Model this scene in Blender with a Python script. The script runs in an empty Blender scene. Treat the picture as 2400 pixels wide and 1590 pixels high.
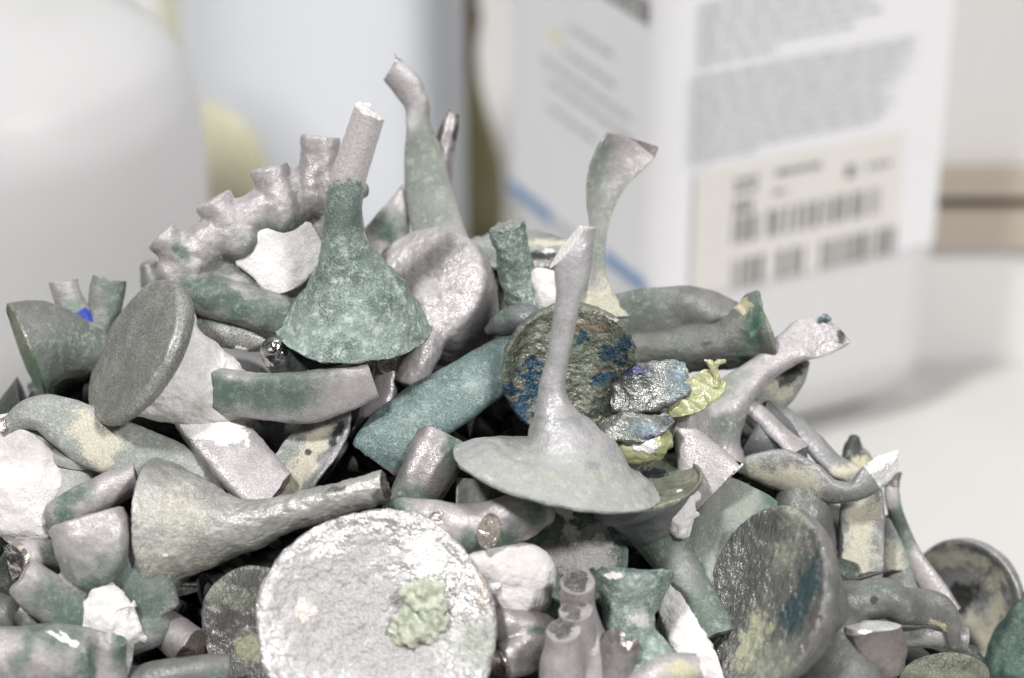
import bpy, math, random
import numpy as np

# ------------------------------------------------------------------ camera, light, exposure
sc = bpy.context.scene
F = 5600.0                      # focal length in photograph pixels
PXM = 0.259 / F                 # metres per photograph pixel at the subject plane
PITCH = math.radians(27.0)
CAMH = 0.187                    # camera height over the table
SP, CP = math.sin(PITCH), math.cos(PITCH)
DS = F * PXM
TARGET = np.array([0.0, 0.0, CAMH - DS * SP])
RIGHT = np.array([1.0, 0, 0]); UP = np.array([0, SP, CP]); BACK = np.array([0, -CP, SP])
CAMPOS = TARGET + BACK * DS

cam_d = bpy.data.cameras.new("camera"); cam = bpy.data.objects.new("camera", cam_d)
sc.collection.objects.link(cam); sc.camera = cam
cam.location = CAMPOS; cam.rotation_euler = (math.pi / 2 - PITCH, 0, 0)
cam_d.sensor_width = 36; cam_d.lens = 36 * F / 2400
cam_d.clip_start = 0.01; cam_d.clip_end = 20
cam_d.dof.use_dof = True; cam_d.dof.focus_distance = DS - 70 * PXM
cam_d.dof.aperture_fstop = 14.5

w = bpy.data.worlds.new("World"); sc.world = w; w.use_nodes = True
w.node_tree.nodes["Background"].inputs[0].default_value = (0.95, 0.97, 1.0, 1)
w.node_tree.nodes["Background"].inputs[1].default_value = 0.038

def area(name, loc, aim, size, power, col):
    l = bpy.data.lights.new(name, 'AREA'); l.shape = 'SQUARE'; l.size = size
    l.energy = power; l.color = col
    o = bpy.data.objects.new(name, l); sc.collection.objects.link(o)
    o.location = loc
    from mathutils import Vector
    o.rotation_euler = (Vector(aim) - Vector(loc)).to_track_quat('-Z', 'Y').to_euler()
    return o
area("studio_lamp_left", (-0.42, -0.40, 1.00), (0, 0.02, 0.06), 0.13, 11.5, (1.0, 0.985, 0.97))
area("studio_lamp_right", (0.56, -0.56, 0.80), (0, 0.02, 0.06), 0.13, 9.0, (1.0, 0.985, 0.98))
area("added_background_fill", (0.05, 0.40, 0.95), (0.03, 0.18, 0.03), 0.55, 2.8, (0.99, 0.995, 1.0))  # added soft fill from above, brightens the bottles and table behind

sc.view_settings.view_transform = 'Standard'; sc.view_settings.look = 'None'
sc.view_settings.exposure = 0.12; sc.view_settings.gamma = 1.0
sc.cycles.use_denoising = True
sc.cycles.max_bounces = 5
sc.cycles.sample_clamp_indirect = 4.0

# ------------------------------------------------------------------ helpers: space
def at(px, py, d=0.0):          # photograph pixel + depth towards the camera -> view-aligned model units
    z = F - d
    return np.array([(px - 1200.0) * z / F, (795.0 - py) * z / F, d])
def to_world(V):
    V = np.asarray(V) * PXM
    return TARGET + V[..., 0:1] * RIGHT + V[..., 1:2] * UP + V[..., 2:3] * BACK
def to_px(V):
    k = F / (F - V[:, 2])
    return 1200 + V[:, 0] * k, 795 - V[:, 1] * k

# ------------------------------------------------------------------ helpers: noise
_rng = np.random.RandomState(7)
_perm = np.concatenate([_rng.permutation(256)] * 3)
_grad = _rng.normal(size=(256, 3)); _grad /= np.linalg.norm(_grad, axis=1)[:, None]
def perlin(P):
    i = np.floor(P).astype(int); f = P - i; i &= 255
    u = f * f * f * (f * (f * 6 - 15) + 10)
    out = 0
    for a in (0, 1):
        for b in (0, 1):
            for c in (0, 1):
                h = _perm[_perm[_perm[i[:, 0] + a] + i[:, 1] + b] + i[:, 2] + c]
                g = _grad[h]
                dd = g[:, 0] * (f[:, 0] - a) + g[:, 1] * (f[:, 1] - b) + g[:, 2] * (f[:, 2] - c)
                wx = u[:, 0] if a else 1 - u[:, 0]
                wy = u[:, 1] if b else 1 - u[:, 1]
                wz = u[:, 2] if c else 1 - u[:, 2]
                out = out + dd * wx * wy * wz
    return out * 1.6

# ------------------------------------------------------------------ helpers: lofted bodies
class Body: pass

def _hermite(x, y, xs, limit):
    h = np.diff(x); d = np.diff(y, axis=0) / h[:, None]
    m = np.zeros_like(y)
    if len(x) > 2:
        if limit:
            a, b = d[:-1], d[1:]
            m[1:-1] = np.where(a * b > 0, 2 * a * b / (a + b + 1e-12 * np.sign(a + b) + 1e-15), 0)
        else:
            w1 = h[1:, None]; w0 = h[:-1, None]
            m[1:-1] = (d[:-1] * w1 + d[1:] * w0) / (w0 + w1)
    m[0] = d[0]; m[-1] = d[-1]
    k = np.clip(np.searchsorted(x, xs, side='right') - 1, 0, len(h) - 1)
    t = ((xs - x[k]) / h[k])[:, None]; hk = h[k][:, None]
    t2, t3 = t * t, t * t * t
    return (2*t3 - 3*t2 + 1) * y[k] + (t3 - 2*t2 + t) * hk * m[k] + (-2*t3 + 3*t2) * y[k+1] + (t3 - t2) * hk * m[k+1]

def unit(v):
    v = np.asarray(v, float); return v / (np.linalg.norm(v, axis=-1, keepdims=True) + 1e-12)

def loft(nodes, n=(0, 0, 1), e=2.0, step=4.5, cap0='flat', cap1='flat', end0=None, end1=None,
         cup=0.0, planes=(), seg=None):
    """A body swept along nodes (px, py, depth, half width[, half thickness[, facing]])."""
    P = np.array([at(*q[:3]) for q in nodes])
    kz = np.array([(F - q[2]) / F for q in nodes])
    W = np.array([q[3] for q in nodes], float) * kz
    Tk = np.array([(q[4] if len(q) > 4 and q[4] is not None else q[3]) for q in nodes], float) * kz
    rnd = all((len(q) < 5 or q[4] is None) for q in nodes)
    cur = n; NN = []
    for q in nodes:
        if len(q) > 5: cur = q[5]
        NN.append(cur)
    NN = unit(NN)
    x = np.concatenate([[0], np.cumsum(np.maximum(np.linalg.norm(np.diff(P, axis=0), axis=1), 1e-3))])
    uu = np.linspace(0, 1, 60 * (len(nodes) - 1) + 1)
    ks = np.linspace(0, len(nodes) - 1, len(uu))
    xs = np.interp(ks, np.arange(len(nodes)), x)
    Pd = _hermite(x, P, xs, False)
    WT = _hermite(x, np.stack([W, Tk], 1), xs, True)
    Nd = _hermite(x, NN, xs, True)
    dl = np.sqrt((np.diff(Pd, axis=0) ** 2).sum(1) + np.diff(WT[:, 0]) ** 2)
    L = np.concatenate([[0], np.cumsum(dl)])
    nr = int(np.clip(L[-1] / step, 8, 260)) + 1
    tt = np.linspace(0, L[-1], nr)
    pick = lambda A: np.stack([np.interp(tt, L, A[:, j]) for j in range(A.shape[1])], 1)
    Pd, WT, Nd = pick(Pd), pick(WT), pick(Nd)
    ku = np.interp(tt, L, ks)
    T = unit(np.gradient(Pd, axis=0))
    if rnd:
        N = np.zeros_like(Pd)
        a = np.array([0, 0, 1.0]) if abs(T[0][2]) < 0.9 else np.array([0, 1.0, 0])
        N[0] = unit(a - a.dot(T[0]) * T[0])
        for i in range(1, nr):
            v = N[i-1] - N[i-1].dot(T[i]) * T[i]; N[i] = unit(v)
    else:
        N = unit(Nd - (Nd * T).sum(1, keepdims=True) * T)
    S = np.cross(T, N)
    if seg is None:
        seg = int(np.clip(2 * math.pi * math.sqrt((WT.max(0) ** 2).mean()) / step, 24, 300))
    th = np.linspace(0, 2 * math.pi, seg, endpoint=False)
    c, s = np.cos(th), np.sin(th)
    cx = np.sign(c) * np.abs(c) ** (2.0 / e); sy = np.sign(s) * np.abs(s) ** (2.0 / e)
    def ring(i, k=1.0):
        a = WT[i, 0] * cx * k; b = WT[i, 1] * sy * k
        return a, b
    rings = []; ringu = []
    clen = np.concatenate([[0], np.cumsum(np.linalg.norm(np.diff(Pd, axis=0), axis=1))])
    def place(i, a, b, off, sgn):
        bb = b + cup * (a * a) / max(WT[i, 0], 1)
        return Pd[i] + a[:, None] * S[i] + bb[:, None] * N[i] + (sgn * off)[:, None] * T[i]
    def caprings(i, cap, endfn, sgn):
        rmin = min(WT[i]); out = []
        if cap == 'flat':
            k = max(3, int(max(WT[i]) / (step * 1.3)))
            prof = [(1 - j / k, 0) for j in range(1, k)] + [(0.02, 0)]
        elif cap == 'round':
            k = max(4, int(rmin / step * 1.2))
            prof = [(math.cos(j / k * math.pi / 2), math.sin(j / k * math.pi / 2) * rmin * 0.8) for j in range(1, k)] + [(0.02, rmin * 0.8)]
        else:
            pr = [(1.0, 0.0)] + list(cap); prof = []
            for (s0, o0), (s1, o1) in zip(pr[:-1], pr[1:]):
                k = max(1, int(math.hypot((s1 - s0) * max(WT[i]), o1 - o0) / step))
                prof += [(s0 + (s1 - s0) * j / k, o0 + (o1 - o0) * j / k) for j in range(1, k + 1)]
        for sc_, of in prof:
            a, b = ring(i, max(sc_, 0.015)); o = np.full(seg, float(of))
            if endfn is not None: o = o + endfn(a, b)
            out.append(place(i, a, b, o, sgn))
        return out
    for i in range(nr):
        a, b = ring(i); o = np.zeros(seg)
        R = place(i, a, b, o, 1)
        if end0 is not None:
            f = end0(a, b); lim = -f - clen[i]
            R = R + np.maximum(lim, 0)[:, None] * T[i]
        if end1 is not None:
            f = end1(a, b); lim = -f - (clen[-1] - clen[i])
            R = R - np.maximum(lim, 0)[:, None] * T[i]
        rings.append(R); ringu.append(ku[i])
    c0 = caprings(0, cap0, end0, -1)[::-1]
    c1 = caprings(nr - 1, cap1, end1, 1)
    allr = c0 + rings + c1
    u = [-1.0] * len(c0) + ringu + [99.0] * len(c1)
    V = np.concatenate(allr); nR = len(allr)
    Tv = np.concatenate([np.repeat(T[:1], len(c0) * seg, 0), np.repeat(T, seg, 0), np.repeat(T[-1:], len(c1) * seg, 0)])
    onp = np.zeros(len(V), bool)
    for pt, nn in planes:
        p0 = at(*pt); nn = unit(nn)
        h = (V - p0) @ nn
        dn = Tv @ nn
        m = h > 0
        use = np.where(np.abs(dn) > 0.35, 1, 0).astype(bool)
        shift = np.where(use[:, None], Tv / np.where(np.abs(dn) > 0.35, dn, 1)[:, None], nn[None, :]) * h[:, None]
        V = np.where(m[:, None], V - shift, V); onp |= m
    i = np.arange(nR - 1)[:, None] * seg; j = np.arange(seg)[None, :]; j2 = (j + 1) % seg
    Q = np.stack([i + j, i + j2, i + seg + j2, i + seg + j], -1).reshape(-1, 4)
    fu = np.repeat([u[k + 1] if u[k] == -1.0 and u[k+1] == -1.0 else (-1.0 if u[k] == -1.0 else (99.0 if u[k + 1] == 99.0 else u[k])) for k in range(nR - 1)], seg)
    fu = np.where(onp[Q].all(1), 99.0, fu)
    M = Body(); M.V = V; M.Q = Q; M.fu = fu
    M.caps = [(np.arange(seg)[::-1], -1.0), (np.arange(seg) + (nR - 1) * seg, 99.0)]
    M.vu = np.repeat(np.where(np.array(u) < 0, 0, np.minimum(u, len(nodes) - 1)), seg)
    # orientation: make faces point outwards
    a, b, c_, d_ = (V[Q[:, q]] for q in range(4))
    fn = np.cross(c_ - a, d_ - b); cen = (a + b + c_ + d_) / 4
    if (fn * (cen - cen.mean(0))).sum() < 0:
        M.Q = Q[:, ::-1]; M.caps = [(q[::-1], t) for q, t in M.caps]
    return M

def merge_bodies(bodies, voxel=5.0, smooth=6):
    """Grow several lofts into one continuous casting (voxel remesh + smoothing)."""
    V = []; F_ = []; o = 0
    for b in bodies:
        V.append(b.V); F_ += (b.Q + o).tolist() + [(q + o).tolist() for q, _ in b.caps]; o += len(b.V)
    me = bpy.data.meshes.new("tmp"); me.from_pydata(np.concatenate(V).tolist(), [], F_)
    ob = bpy.data.objects.new("tmp", me); sc.collection.objects.link(ob)
    r = ob.modifiers.new("r", 'REMESH'); r.mode = 'VOXEL'; r.voxel_size = voxel
    s = ob.modifiers.new("s", 'SMOOTH'); s.factor = 0.6; s.iterations = smooth
    dg = bpy.context.evaluated_depsgraph_get(); dg.update()
    ev = ob.evaluated_get(dg); m2 = ev.to_mesh()
    V2 = np.empty(len(m2.vertices) * 3); m2.vertices.foreach_get('co', V2)
    Q = [tuple(p.vertices) for p in m2.polygons]
    Q4 = np.array([q if len(q) == 4 else (q[0], q[1], q[2], q[2]) for q in Q])
    ev.to_mesh_clear(); bpy.data.objects.remove(ob); bpy.data.meshes.remove(me)
    M = Body(); M.V = V2.reshape(-1, 3); M.Q = Q4; M.fu = np.zeros(len(Q4)); M.caps = []; M.vu = np.zeros(len(M.V))
    return M

def normals(M):
    V, Q = M.V, M.Q
    fn = np.cross(V[Q[:, 2]] - V[Q[:, 0]], V[Q[:, 3]] - V[Q[:, 1]])
    nn = np.zeros_like(V)
    for k in range(4): np.add.at(nn, Q[:, k], fn)
    return unit(nn)

def roughen(M, spec, seed=0, calm=None):
    nn = normals(M); off = np.zeros(len(M.V))
    for k, (amp, wl) in enumerate(spec):
        nz = perlin(M.V / abs(wl) + 17.3 * (k + 1) + seed * 3.71 + 100)
        off += amp * (nz if wl > 0 else 0.6 - 2.2 * np.abs(nz))      # negative wavelength: creased
    if calm: off = off * np.where(M.vu > calm[0], calm[1] + (1 - calm[1]) * np.clip(1 - (M.vu - calm[0]), 0, 1), 1)
    M.V = M.V + nn * off[:, None]
    return M

CH = {'R': 0, 'G': 1, 'B': 2, 'A': 3}
def paint(M, zones):
    C = np.zeros((len(M.V), 4))
    px, py = to_px(M.V)
    for z in zones:
        ch = z[0]; neg = ch[0] == '-'; k = CH[ch[-1]]
        if z[1] == 'all': v = np.full(len(M.V), z[2])
        elif z[1] == 'u':
            soft = z[4] if len(z) > 4 else 0.6
            v = np.clip(np.minimum(0.5 + (M.vu - z[2]) / soft, 0.5 + (z[3] - M.vu) / soft), 0, 1)
        else:
            rx = z[3]; ry = z[4] if len(z) > 4 else rx; a = math.radians(z[5]) if len(z) > 5 else 0
            dx, dy = px - z[1], py - z[2]
            r0 = min(rx, ry) if max(rx, ry) < 3 * min(rx, ry) else 1.7 * min(rx, ry)
            W1 = M.V / (1.0 * r0) + z[1] * .37; W2 = M.V / (.38 * r0) + z[2] * .53
            dx = dx + r0 * (.55 * perlin(W1) + .22 * perlin(W2)); dy = dy + r0 * (.55 * perlin(W1 + 31.7) + .22 * perlin(W2 + 17.1))
            ax, ay = dx * math.cos(a) + dy * math.sin(a), -dx * math.sin(a) + dy * math.cos(a)
            v = np.clip(1 - 0.5 * np.sqrt((ax / rx) ** 2 + (ay / ry) ** 2), 0, 1)
        C[:, k] = np.minimum(C[:, k], 1 - v) if neg else np.maximum(C[:, k], v)
    return C

ROUGH = [(4, 150), (1.6, 42), (0.6, 15)]
class Thing:
    def __init__(self, name, label, cat, group=None, kind=None):
        self.a = (name, label, cat, group, kind); self.parts = []
    def add(self, M, parts, zones=(), rough=ROUGH, seed=None, calm=None):
        """parts: list of (part name, selector, material[, parent index]); selector 'all' or (u0, u1) or 'cap0'/'cap1'."""
        if rough: roughen(M, rough, len(self.parts) + len(bpy.data.objects) * 0.37 if seed is None else seed, calm)
        C = paint(M, zones); taken = np.zeros(len(M.Q), bool); tcap = [False] * len(M.caps)
        for p in parts:
            nm, sel, mat = p[:3]; sub = p[3] if len(p) > 3 else None
            if sel == 'all': m = ~taken
            elif sel == 'cap0': m = M.fu == -1.0
            elif sel == 'cap1': m = M.fu == 99.0
            else: m = (M.fu >= sel[0]) & (M.fu < sel[1])
            m &= ~taken; taken |= m
            polys = []
            for ci, (q, t) in enumerate(M.caps):
                if tcap[ci]: continue
                if sel == 'all' or (sel == 'cap0' and t == -1.0) or (sel == 'cap1' and t == 99.0):
                    polys.append(q); tcap[ci] = True
            if not m.any() and not polys: continue
            self.parts.append((nm, M.V, M.Q[m], polys, C, mat, sub))
        return self
    def done(self):
        name, label, cat, group, kind = self.a
        allw = np.concatenate([to_world(p[1]) for p in self.parts])
        org = np.array([allw[:, 0].mean(), allw[:, 1].mean(), allw[:, 2].min()])
        single = len(self.parts) == 1
        if not single:
            root = bpy.data.objects.new(name, None); sc.collection.objects.link(root)
            root.empty_display_size = 0.005; root.location = org
        made = []
        for nm, V, Q, polys, C, mat, sub in self.parts:
            ob = emit(name if single else nm, to_world(V) - org, Q, polys, C, mat)
            if single: root = ob; ob.location = org
            else: ob.parent = made[sub] if sub is not None else root
            made.append(ob)
        if label: root['label'] = label
        if cat: root['category'] = cat
        if group: root['group'] = group
        if kind: root['kind'] = kind
        return root

def emit(name, V, Q, polys, C, mat, sharp=38):
    used = np.zeros(len(V), bool); used[Q.ravel()] = True
    for p in polys: used[p] = True
    idx = np.cumsum(used) - 1
    V2 = V[used]; Q2 = idx[Q]
    tri = Q2[:, 2] == Q2[:, 3]
    loops = []; tot = []
    qq = Q2[~tri]; t3 = Q2[tri][:, :3]
    loops = np.concatenate([qq.ravel(), t3.ravel()] + [idx[p] for p in polys]).astype(np.int32)
    tot = np.concatenate([np.full(len(qq), 4), np.full(len(t3), 3), [len(p) for p in polys]]).astype(np.int32)
    st = np.concatenate([[0], np.cumsum(tot)[:-1]]).astype(np.int32)
    me = bpy.data.meshes.new(name)
    me.vertices.add(len(V2)); me.vertices.foreach_set('co', V2.astype(np.float32).ravel())
    me.loops.add(len(loops)); me.loops.foreach_set('vertex_index', loops)
    me.polygons.add(len(tot)); me.polygons.foreach_set('loop_start', st); me.polygons.foreach_set('loop_total', tot)
    me.polygons.foreach_set('use_smooth', np.ones(len(tot), bool))
    me.update(calc_edges=True); me.validate()
    if C is not None:
        at_ = me.attributes.new('zone', 'FLOAT_COLOR', 'POINT')
        at_.data.foreach_set('color', C[used].astype(np.float32).ravel())
    me.set_sharp_from_angle(angle=math.radians(sharp))
    me.materials.append(mat)
    ob = bpy.data.objects.new(name, me); sc.collection.objects.link(ob)
    return ob

# ------------------------------------------------------------------ materials
def mk(name, base, base2, c1, c1b, cY=(.46, .43, .30), cK=(.05, .052, .05), cW=(.80, .785, .775), met=0.45, rough=0.5,
       grain=0.5, lump=0.3, lumpscale=900, c1rough=0.8, spark=0.19, mott=300, edge=0.8, streak=None, wear=0.35):
    m = bpy.data.materials.new(name); m.use_nodes = True
    nt = m.node_tree; N = nt.nodes; L = nt.links
    bs = N["Principled BSDF"]
    def node(t, **k):
        x = N.new(t)
        for a, b in k.items():
            if a in x.inputs.keys(): x.inputs[a].default_value = b
            else: setattr(x, a, b)
        return x
    def noise(scale, detail=5, rg=0.6, src=None):
        x = node('ShaderNodeTexNoise', Scale=scale, Detail=detail, Roughness=rg)
        L.new(src or tc.outputs['Object'], x.inputs['Vector']); return x
    def math_(op, a, b=None, clamp=False):
        x = node('ShaderNodeMath', operation=op, use_clamp=clamp)
        for i, v in enumerate((a, b)):
            if v is None: continue
            if isinstance(v, (int, float)): x.inputs[i].default_value = v
            else: L.new(v, x.inputs[i])
        return x.outputs[0]
    def ss(v, lo, hi):
        x = node('ShaderNodeMapRange', interpolation_type='SMOOTHSTEP')
        L.new(v, x.inputs[0]); x.inputs[1].default_value = lo; x.inputs[2].default_value = hi
        return x.outputs[0]
    def mix(f, a, b):
        x = node('ShaderNodeMix', data_type='RGBA')
        L.new(f, x.inputs[0]) if not isinstance(f, (int, float)) else setattr(x.inputs[0], 'default_value', f)
        for i, v in ((6, a), (7, b)):
            if isinstance(v, tuple): x.inputs[i].default_value = (*v, 1)
            else: L.new(v, x.inputs[i])
        return x.outputs[2]
    tc = node('ShaderNodeTexCoord')
    src = tc.outputs['Object']
    if streak:
        mp = node('ShaderNodeMapping'); mp.inputs['Scale'].default_value = streak[:3]
        mp.inputs['Rotation'].default_value = tuple(math.radians(q) for q in streak[3:6])
        L.new(src, mp.inputs[0]); ssrc = mp.outputs[0]
    else: ssrc = None
    n1 = noise(mott, 3, 0.6); n2 = noise(1100, 4, 0.68); n3 = noise(5200, 1, 0.6)
    nl = noise(lumpscale, 3, 0.6, ssrc)
    at_ = node('ShaderNodeAttribute', attribute_name='zone')
    sep = node('ShaderNodeSeparateColor'); L.new(at_.outputs['Color'], sep.inputs[0])
    sn = node('ShaderNodeSeparateColor'); L.new(n2.outputs['Color'], sn.inputs[0])
    sl = node('ShaderNodeSeparateColor'); L.new(n1.outputs['Color'], sl.inputs[0])
    def mask(ch, nz, nz2, sharp=0.10):
        w_ = math_('MULTIPLY', math_('SUBTRACT', math_('ADD', math_('MULTIPLY', nz, 0.65), math_('MULTIPLY', nz2, 0.35)), 0.5), edge * 1.6)
        return ss(math_('ADD', ch, w_), 0.5 - sharp, 0.5 + sharp)
    zero = lambda ch, mk_: math_('MULTIPLY', mk_, ss(ch, 0.02, 0.12))
    gr = math_('MULTIPLY', math_('SUBTRACT', n3.outputs[0], 0.5), 0.9)
    mR = zero(sep.outputs[0], mask(math_('ADD', sep.outputs[0], gr), sn.outputs[0], sl.outputs[0], 0.34))
    mG = zero(sep.outputs[1], mask(sep.outputs[1], sn.outputs[1], sl.outputs[1], 0.08))
    mB = zero(sep.outputs[2], mask(math_('ADD', sep.outputs[2], math_('MULTIPLY', gr, .35)), sn.outputs[2], sl.outputs[2], 0.2))
    mA = zero(at_.outputs['Alpha'], mask(math_('ADD', at_.outputs['Alpha'], math_('MULTIPLY', gr, .35)), sn.outputs[1], sl.outputs[0], 0.12))
    cb = mix(ss(n1.outputs[0], 0.36, 0.64), base, base2)
    cb = mix(math_('MULTIPLY', ss(nl.outputs[0], 0.45, 0.7), 0.22), cb, tuple(min(1, q * 0.6) for q in base2))
    cg = mix(ss(n2.outputs[0], 0.47, 0.68), c1, c1b)
    col = mix(mR, cb, cg)
    col = mix(mB, col, cY)
    col = mix(mA, col, cK)
    col = mix(mG, col, cW)
    g = ss(n3.outputs[0], 0.3, 0.72)
    geo = node('ShaderNodeNewGeometry')
    wear_m = math_('MULTIPLY', ss(math_('ADD', geo.outputs['Pointiness'], math_('MULTIPLY', math_('SUBTRACT', n2.outputs[0], 0.5), 0.06)), 0.55, 0.62), wear)
    col = mix(wear_m, col, tuple(min(.85, q * 1.25 + .12) for q in base))
    gm = math_('ADD', math_('MULTIPLY', g, spark * 1.5), 1 - spark * 0.75)
    hs = node('ShaderNodeVectorMath', operation='SCALE'); L.new(col, hs.inputs[0]); L.new(gm, hs.inputs['Scale'])
    L.new(hs.outputs[0], bs.inputs['Base Color'])
    cover = math_('MAXIMUM', math_('MAXIMUM', mG, math_('MULTIPLY', mB, 0.9)), math_('MULTIPLY', mR, 0.8))
    L.new(math_('MULTIPLY', math_('SUBTRACT', 1.0, cover), met), bs.inputs['Metallic'])
    r = math_('ADD', math_('MULTIPLY', cover, c1rough - rough), rough)
    r = math_('SUBTRACT', r, math_('MULTIPLY', math_('SUBTRACT', g, 0.5), 0.25))
    L.new(r, bs.inputs['Roughness'])
    h = math_('ADD', math_('MULTIPLY', n3.outputs[0], grain * 0.35), math_('MULTIPLY', nl.outputs[0], lump * 2.2))
    h = math_('ADD', h, math_('MULTIPLY', n2.outputs[0], 0.25 + 0.2 * lump))
    h = math_('ADD', h, math_('ADD', math_('MULTIPLY', mG, 0.9), math_('MULTIPLY', math_('ADD', mR, mB), 0.12)))
    bp = node('ShaderNodeBump', Strength=0.85, Distance=0.00016)
    L.new(h, bp.inputs['Height']); L.new(bp.outputs[0], bs.inputs['Normal'])
    return m

GREEN = dict(c1=(.070, .105, .086), c1b=(.155, .20, .175))
SAGE = dict(c1=(.20, .225, .195), c1b=(.31, .335, .30))
PINK = (.43, .405, .409); PINK2 = (.36, .338, .342); GRAY = (.28, .28, .273); GRAY2 = (.22, .223, .215)
M_pink = mk('sandblasted_pinkish_metal', PINK, PINK2, **GREEN, met=.44, rough=.55)
M_pinksage = mk('pinkish_metal_with_sage_film', PINK, PINK2, **SAGE, met=.44, rough=.55)
M_gray = mk('sandblasted_grey_metal', GRAY, GRAY2, (.12, .155, .13), (.24, .285, .255), met=.44, rough=.55)
M_lgray = mk('pale_grey_metal', (.42, .415, .42), (.345, .343, .345), (.31, .32, .295), (.38, .39, .355), cK=(.27, .27, .275), rough=.52, grain=.45, lump=.45, met=.4)
M_green = mk('green_oxidised_metal', (.095, .130, .112), (.150, .192, .172), (.225, .285, .26), (.40, .455, .43), cY=(.45, .425, .43), met=.15, rough=.6, edge=1.0, lump=.4, lumpscale=1600)
M_teal = mk('blue_green_oxidised_metal', (.085, .130, .125), (.125, .18, .172), (.19, .245, .235), (.29, .34, .325), met=.25, rough=.5, edge=.9)
M_dark = mk('dark_grey_cast_metal', (.215, .218, .203), (.285, .285, .267), (.12, .16, .13), (.24, .29, .25), grain=1.0, rough=.5, spark=.5)
M_slate = mk('slate_grey_metal', (.135, .14, .148), (.19, .193, .198), **GREEN, rough=.5)
M_olive = mk('rough_olive_grey_metal', (.39, .39, .365), (.29, .29, .27), (.38, .37, .32), (.50, .49, .44), cK=(.12, .12, .11), grain=.8, lump=.3, lumpscale=1400, rough=.5, met=.5)
M_mott = mk('mottled_corroded_metal', (.22, .215, .175), (.35, .34, .295), (.075, .13, .07), (.15, .18, .15), cY=(.15, .115, .075), cK=(.035, .075, .115), cW=(.55, .52, .47), met=.6, rough=.33, lump=1.6, lumpscale=1500, grain=.8, spark=.5, edge=1.7)
M_mott2 = mk('dark_mottled_green_metal', (.17, .18, .13), (.29, .295, .235), (.05, .09, .06), (.10, .14, .095), cY=(.30, .30, .22), cK=(.03, .036, .04), met=.55, rough=.38, lump=.7, lumpscale=1200)
M_silver = mk('bright_silver_cast_metal', (.70, .685, .675), (.52, .508, .502), (.34, .36, .32), (.48, .50, .45), cY=(.42, .41, .405), cK=(.70, .63, .58), met=.65, rough=.38, lump=2.6, lumpscale=1000, grain=.7, spark=.28, wear=.3)
M_stria = mk('striated_dark_metal', (.20, .197, .193), (.27, .265, .255), (.24, .26, .205), (.34, .36, .295), cY=(.38, .39, .275), cK=(.085, .135, .145), met=.6, rough=.38, lump=2.6, lumpscale=1500, streak=(1.0, 1.0, .10, 0, 16, 0))
M_plaster = mk('white_plaster', (.70, .68, .67), (.60, .58, .57), (.46, .44, .42), (.58, .56, .54), met=0, rough=.92, grain=.5, lump=1.2, lumpscale=700, spark=.12, wear=0)
M_cream = mk('cream_lined_grey_metal', (.30, .30, .30), (.22, .223, .223), (.24, .265, .235), (.34, .36, .325), cY=(.46, .44, .355), met=.44, rough=.55)
M_flux = mk('yellow_green_flux', (.33, .36, .19), (.42, .425, .25), (.25, .30, .15), (.5, .5, .36), met=.1, rough=.32, lump=1.0, lumpscale=600)
M_paleflux = mk('pale_green_flux', (.40, .43, .34), (.50, .52, .42), (.30, .34, .26), (.6, .61, .52), met=.0, rough=.6, lump=1.8, lumpscale=520)
M_slag = mk('crumpled_dark_slag', (.13, .138, .135), (.22, .225, .21), (.12, .17, .19), (.26, .32, .35), cY=(.42, .44, .22), cK=(.06, .06, .11), met=.8, rough=.38, lump=.7, lumpscale=1500, grain=.2, spark=.15, c1rough=.4)
M_cut = mk('bright_cut_metal', (.80, .78, .76), (.62, .60, .58), (.2, .18, .16), (.3, .28, .26), met=1, rough=.2, grain=.2, lump=.5, lumpscale=900, streak=(1, .15, 1, 0, 0, 30), spark=.2)
M_cutbrown = mk('brownish_cut_metal', (.46, .41, .37), (.30, .26, .23), (.2, .18, .16), (.3, .28, .26), met=.9, rough=.28, grain=.2, lump=.8, lumpscale=1100, streak=(1, .12, 1, 0, 30, 40), spark=.3)
M_cutdark = mk('dark_cut_metal', (.12, .115, .105), (.22, .21, .195), (.2, .18, .16), (.3, .28, .26), met=.7, rough=.4, grain=1.4, lump=.9, lumpscale=2600, spark=.6)
M_chrome = mk('polished_metal', (.62, .61, .60), (.45, .44, .43), (.2, .18, .16), (.3, .28, .26), met=1, rough=.2, grain=.1, lump=.4, spark=.1)
M_bluepaint = mk('blue_paint', (.035, .06, .40), (.05, .09, .50), (.1, .15, .5), (.2, .25, .55), met=0, rough=.4)
M_brown = mk('brown_tarnished_metal', (.27, .243, .228), (.19, .17, .16), (.3, .27, .25), (.4, .37, .35), met=.6, rough=.38)
M_core = mk('shade_darkened_metal', (.075, .072, .072), (.05, .05, .05), **GREEN)  # near-black base colour stands in for the shade in the heap's gaps
M_stem = mk('pinkish_metal_dusted_green', PINK, PINK2, (.095, .138, .115), (.17, .225, .197), met=.44, rough=.55, wear=0)
M_cutbright = mk('freshly_cut_metal', (.92, .91, .90), (.80, .79, .78), (.2, .18, .16), (.3, .28, .26), met=.6, rough=.28, grain=.2, lump=.7, lumpscale=900, streak=(1, .15, 1, 0, 0, 30), spark=.15)
M_scar = mk('pale_brown_cut_metal', (.66, .60, .55), (.46, .41, .37), (.2, .18, .16), (.3, .28, .26), met=.85, rough=.3, grain=.2, lump=1.2, lumpscale=1500, streak=(1, .10, 1, 0, 30, 40), spark=.2)
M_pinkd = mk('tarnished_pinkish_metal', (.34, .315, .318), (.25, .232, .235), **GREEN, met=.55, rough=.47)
M_grayd = mk('tarnished_grey_metal', (.19, .19, .182), (.135, .137, .13), (.10, .125, .105), (.20, .235, .21), met=.44, rough=.55)
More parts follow.
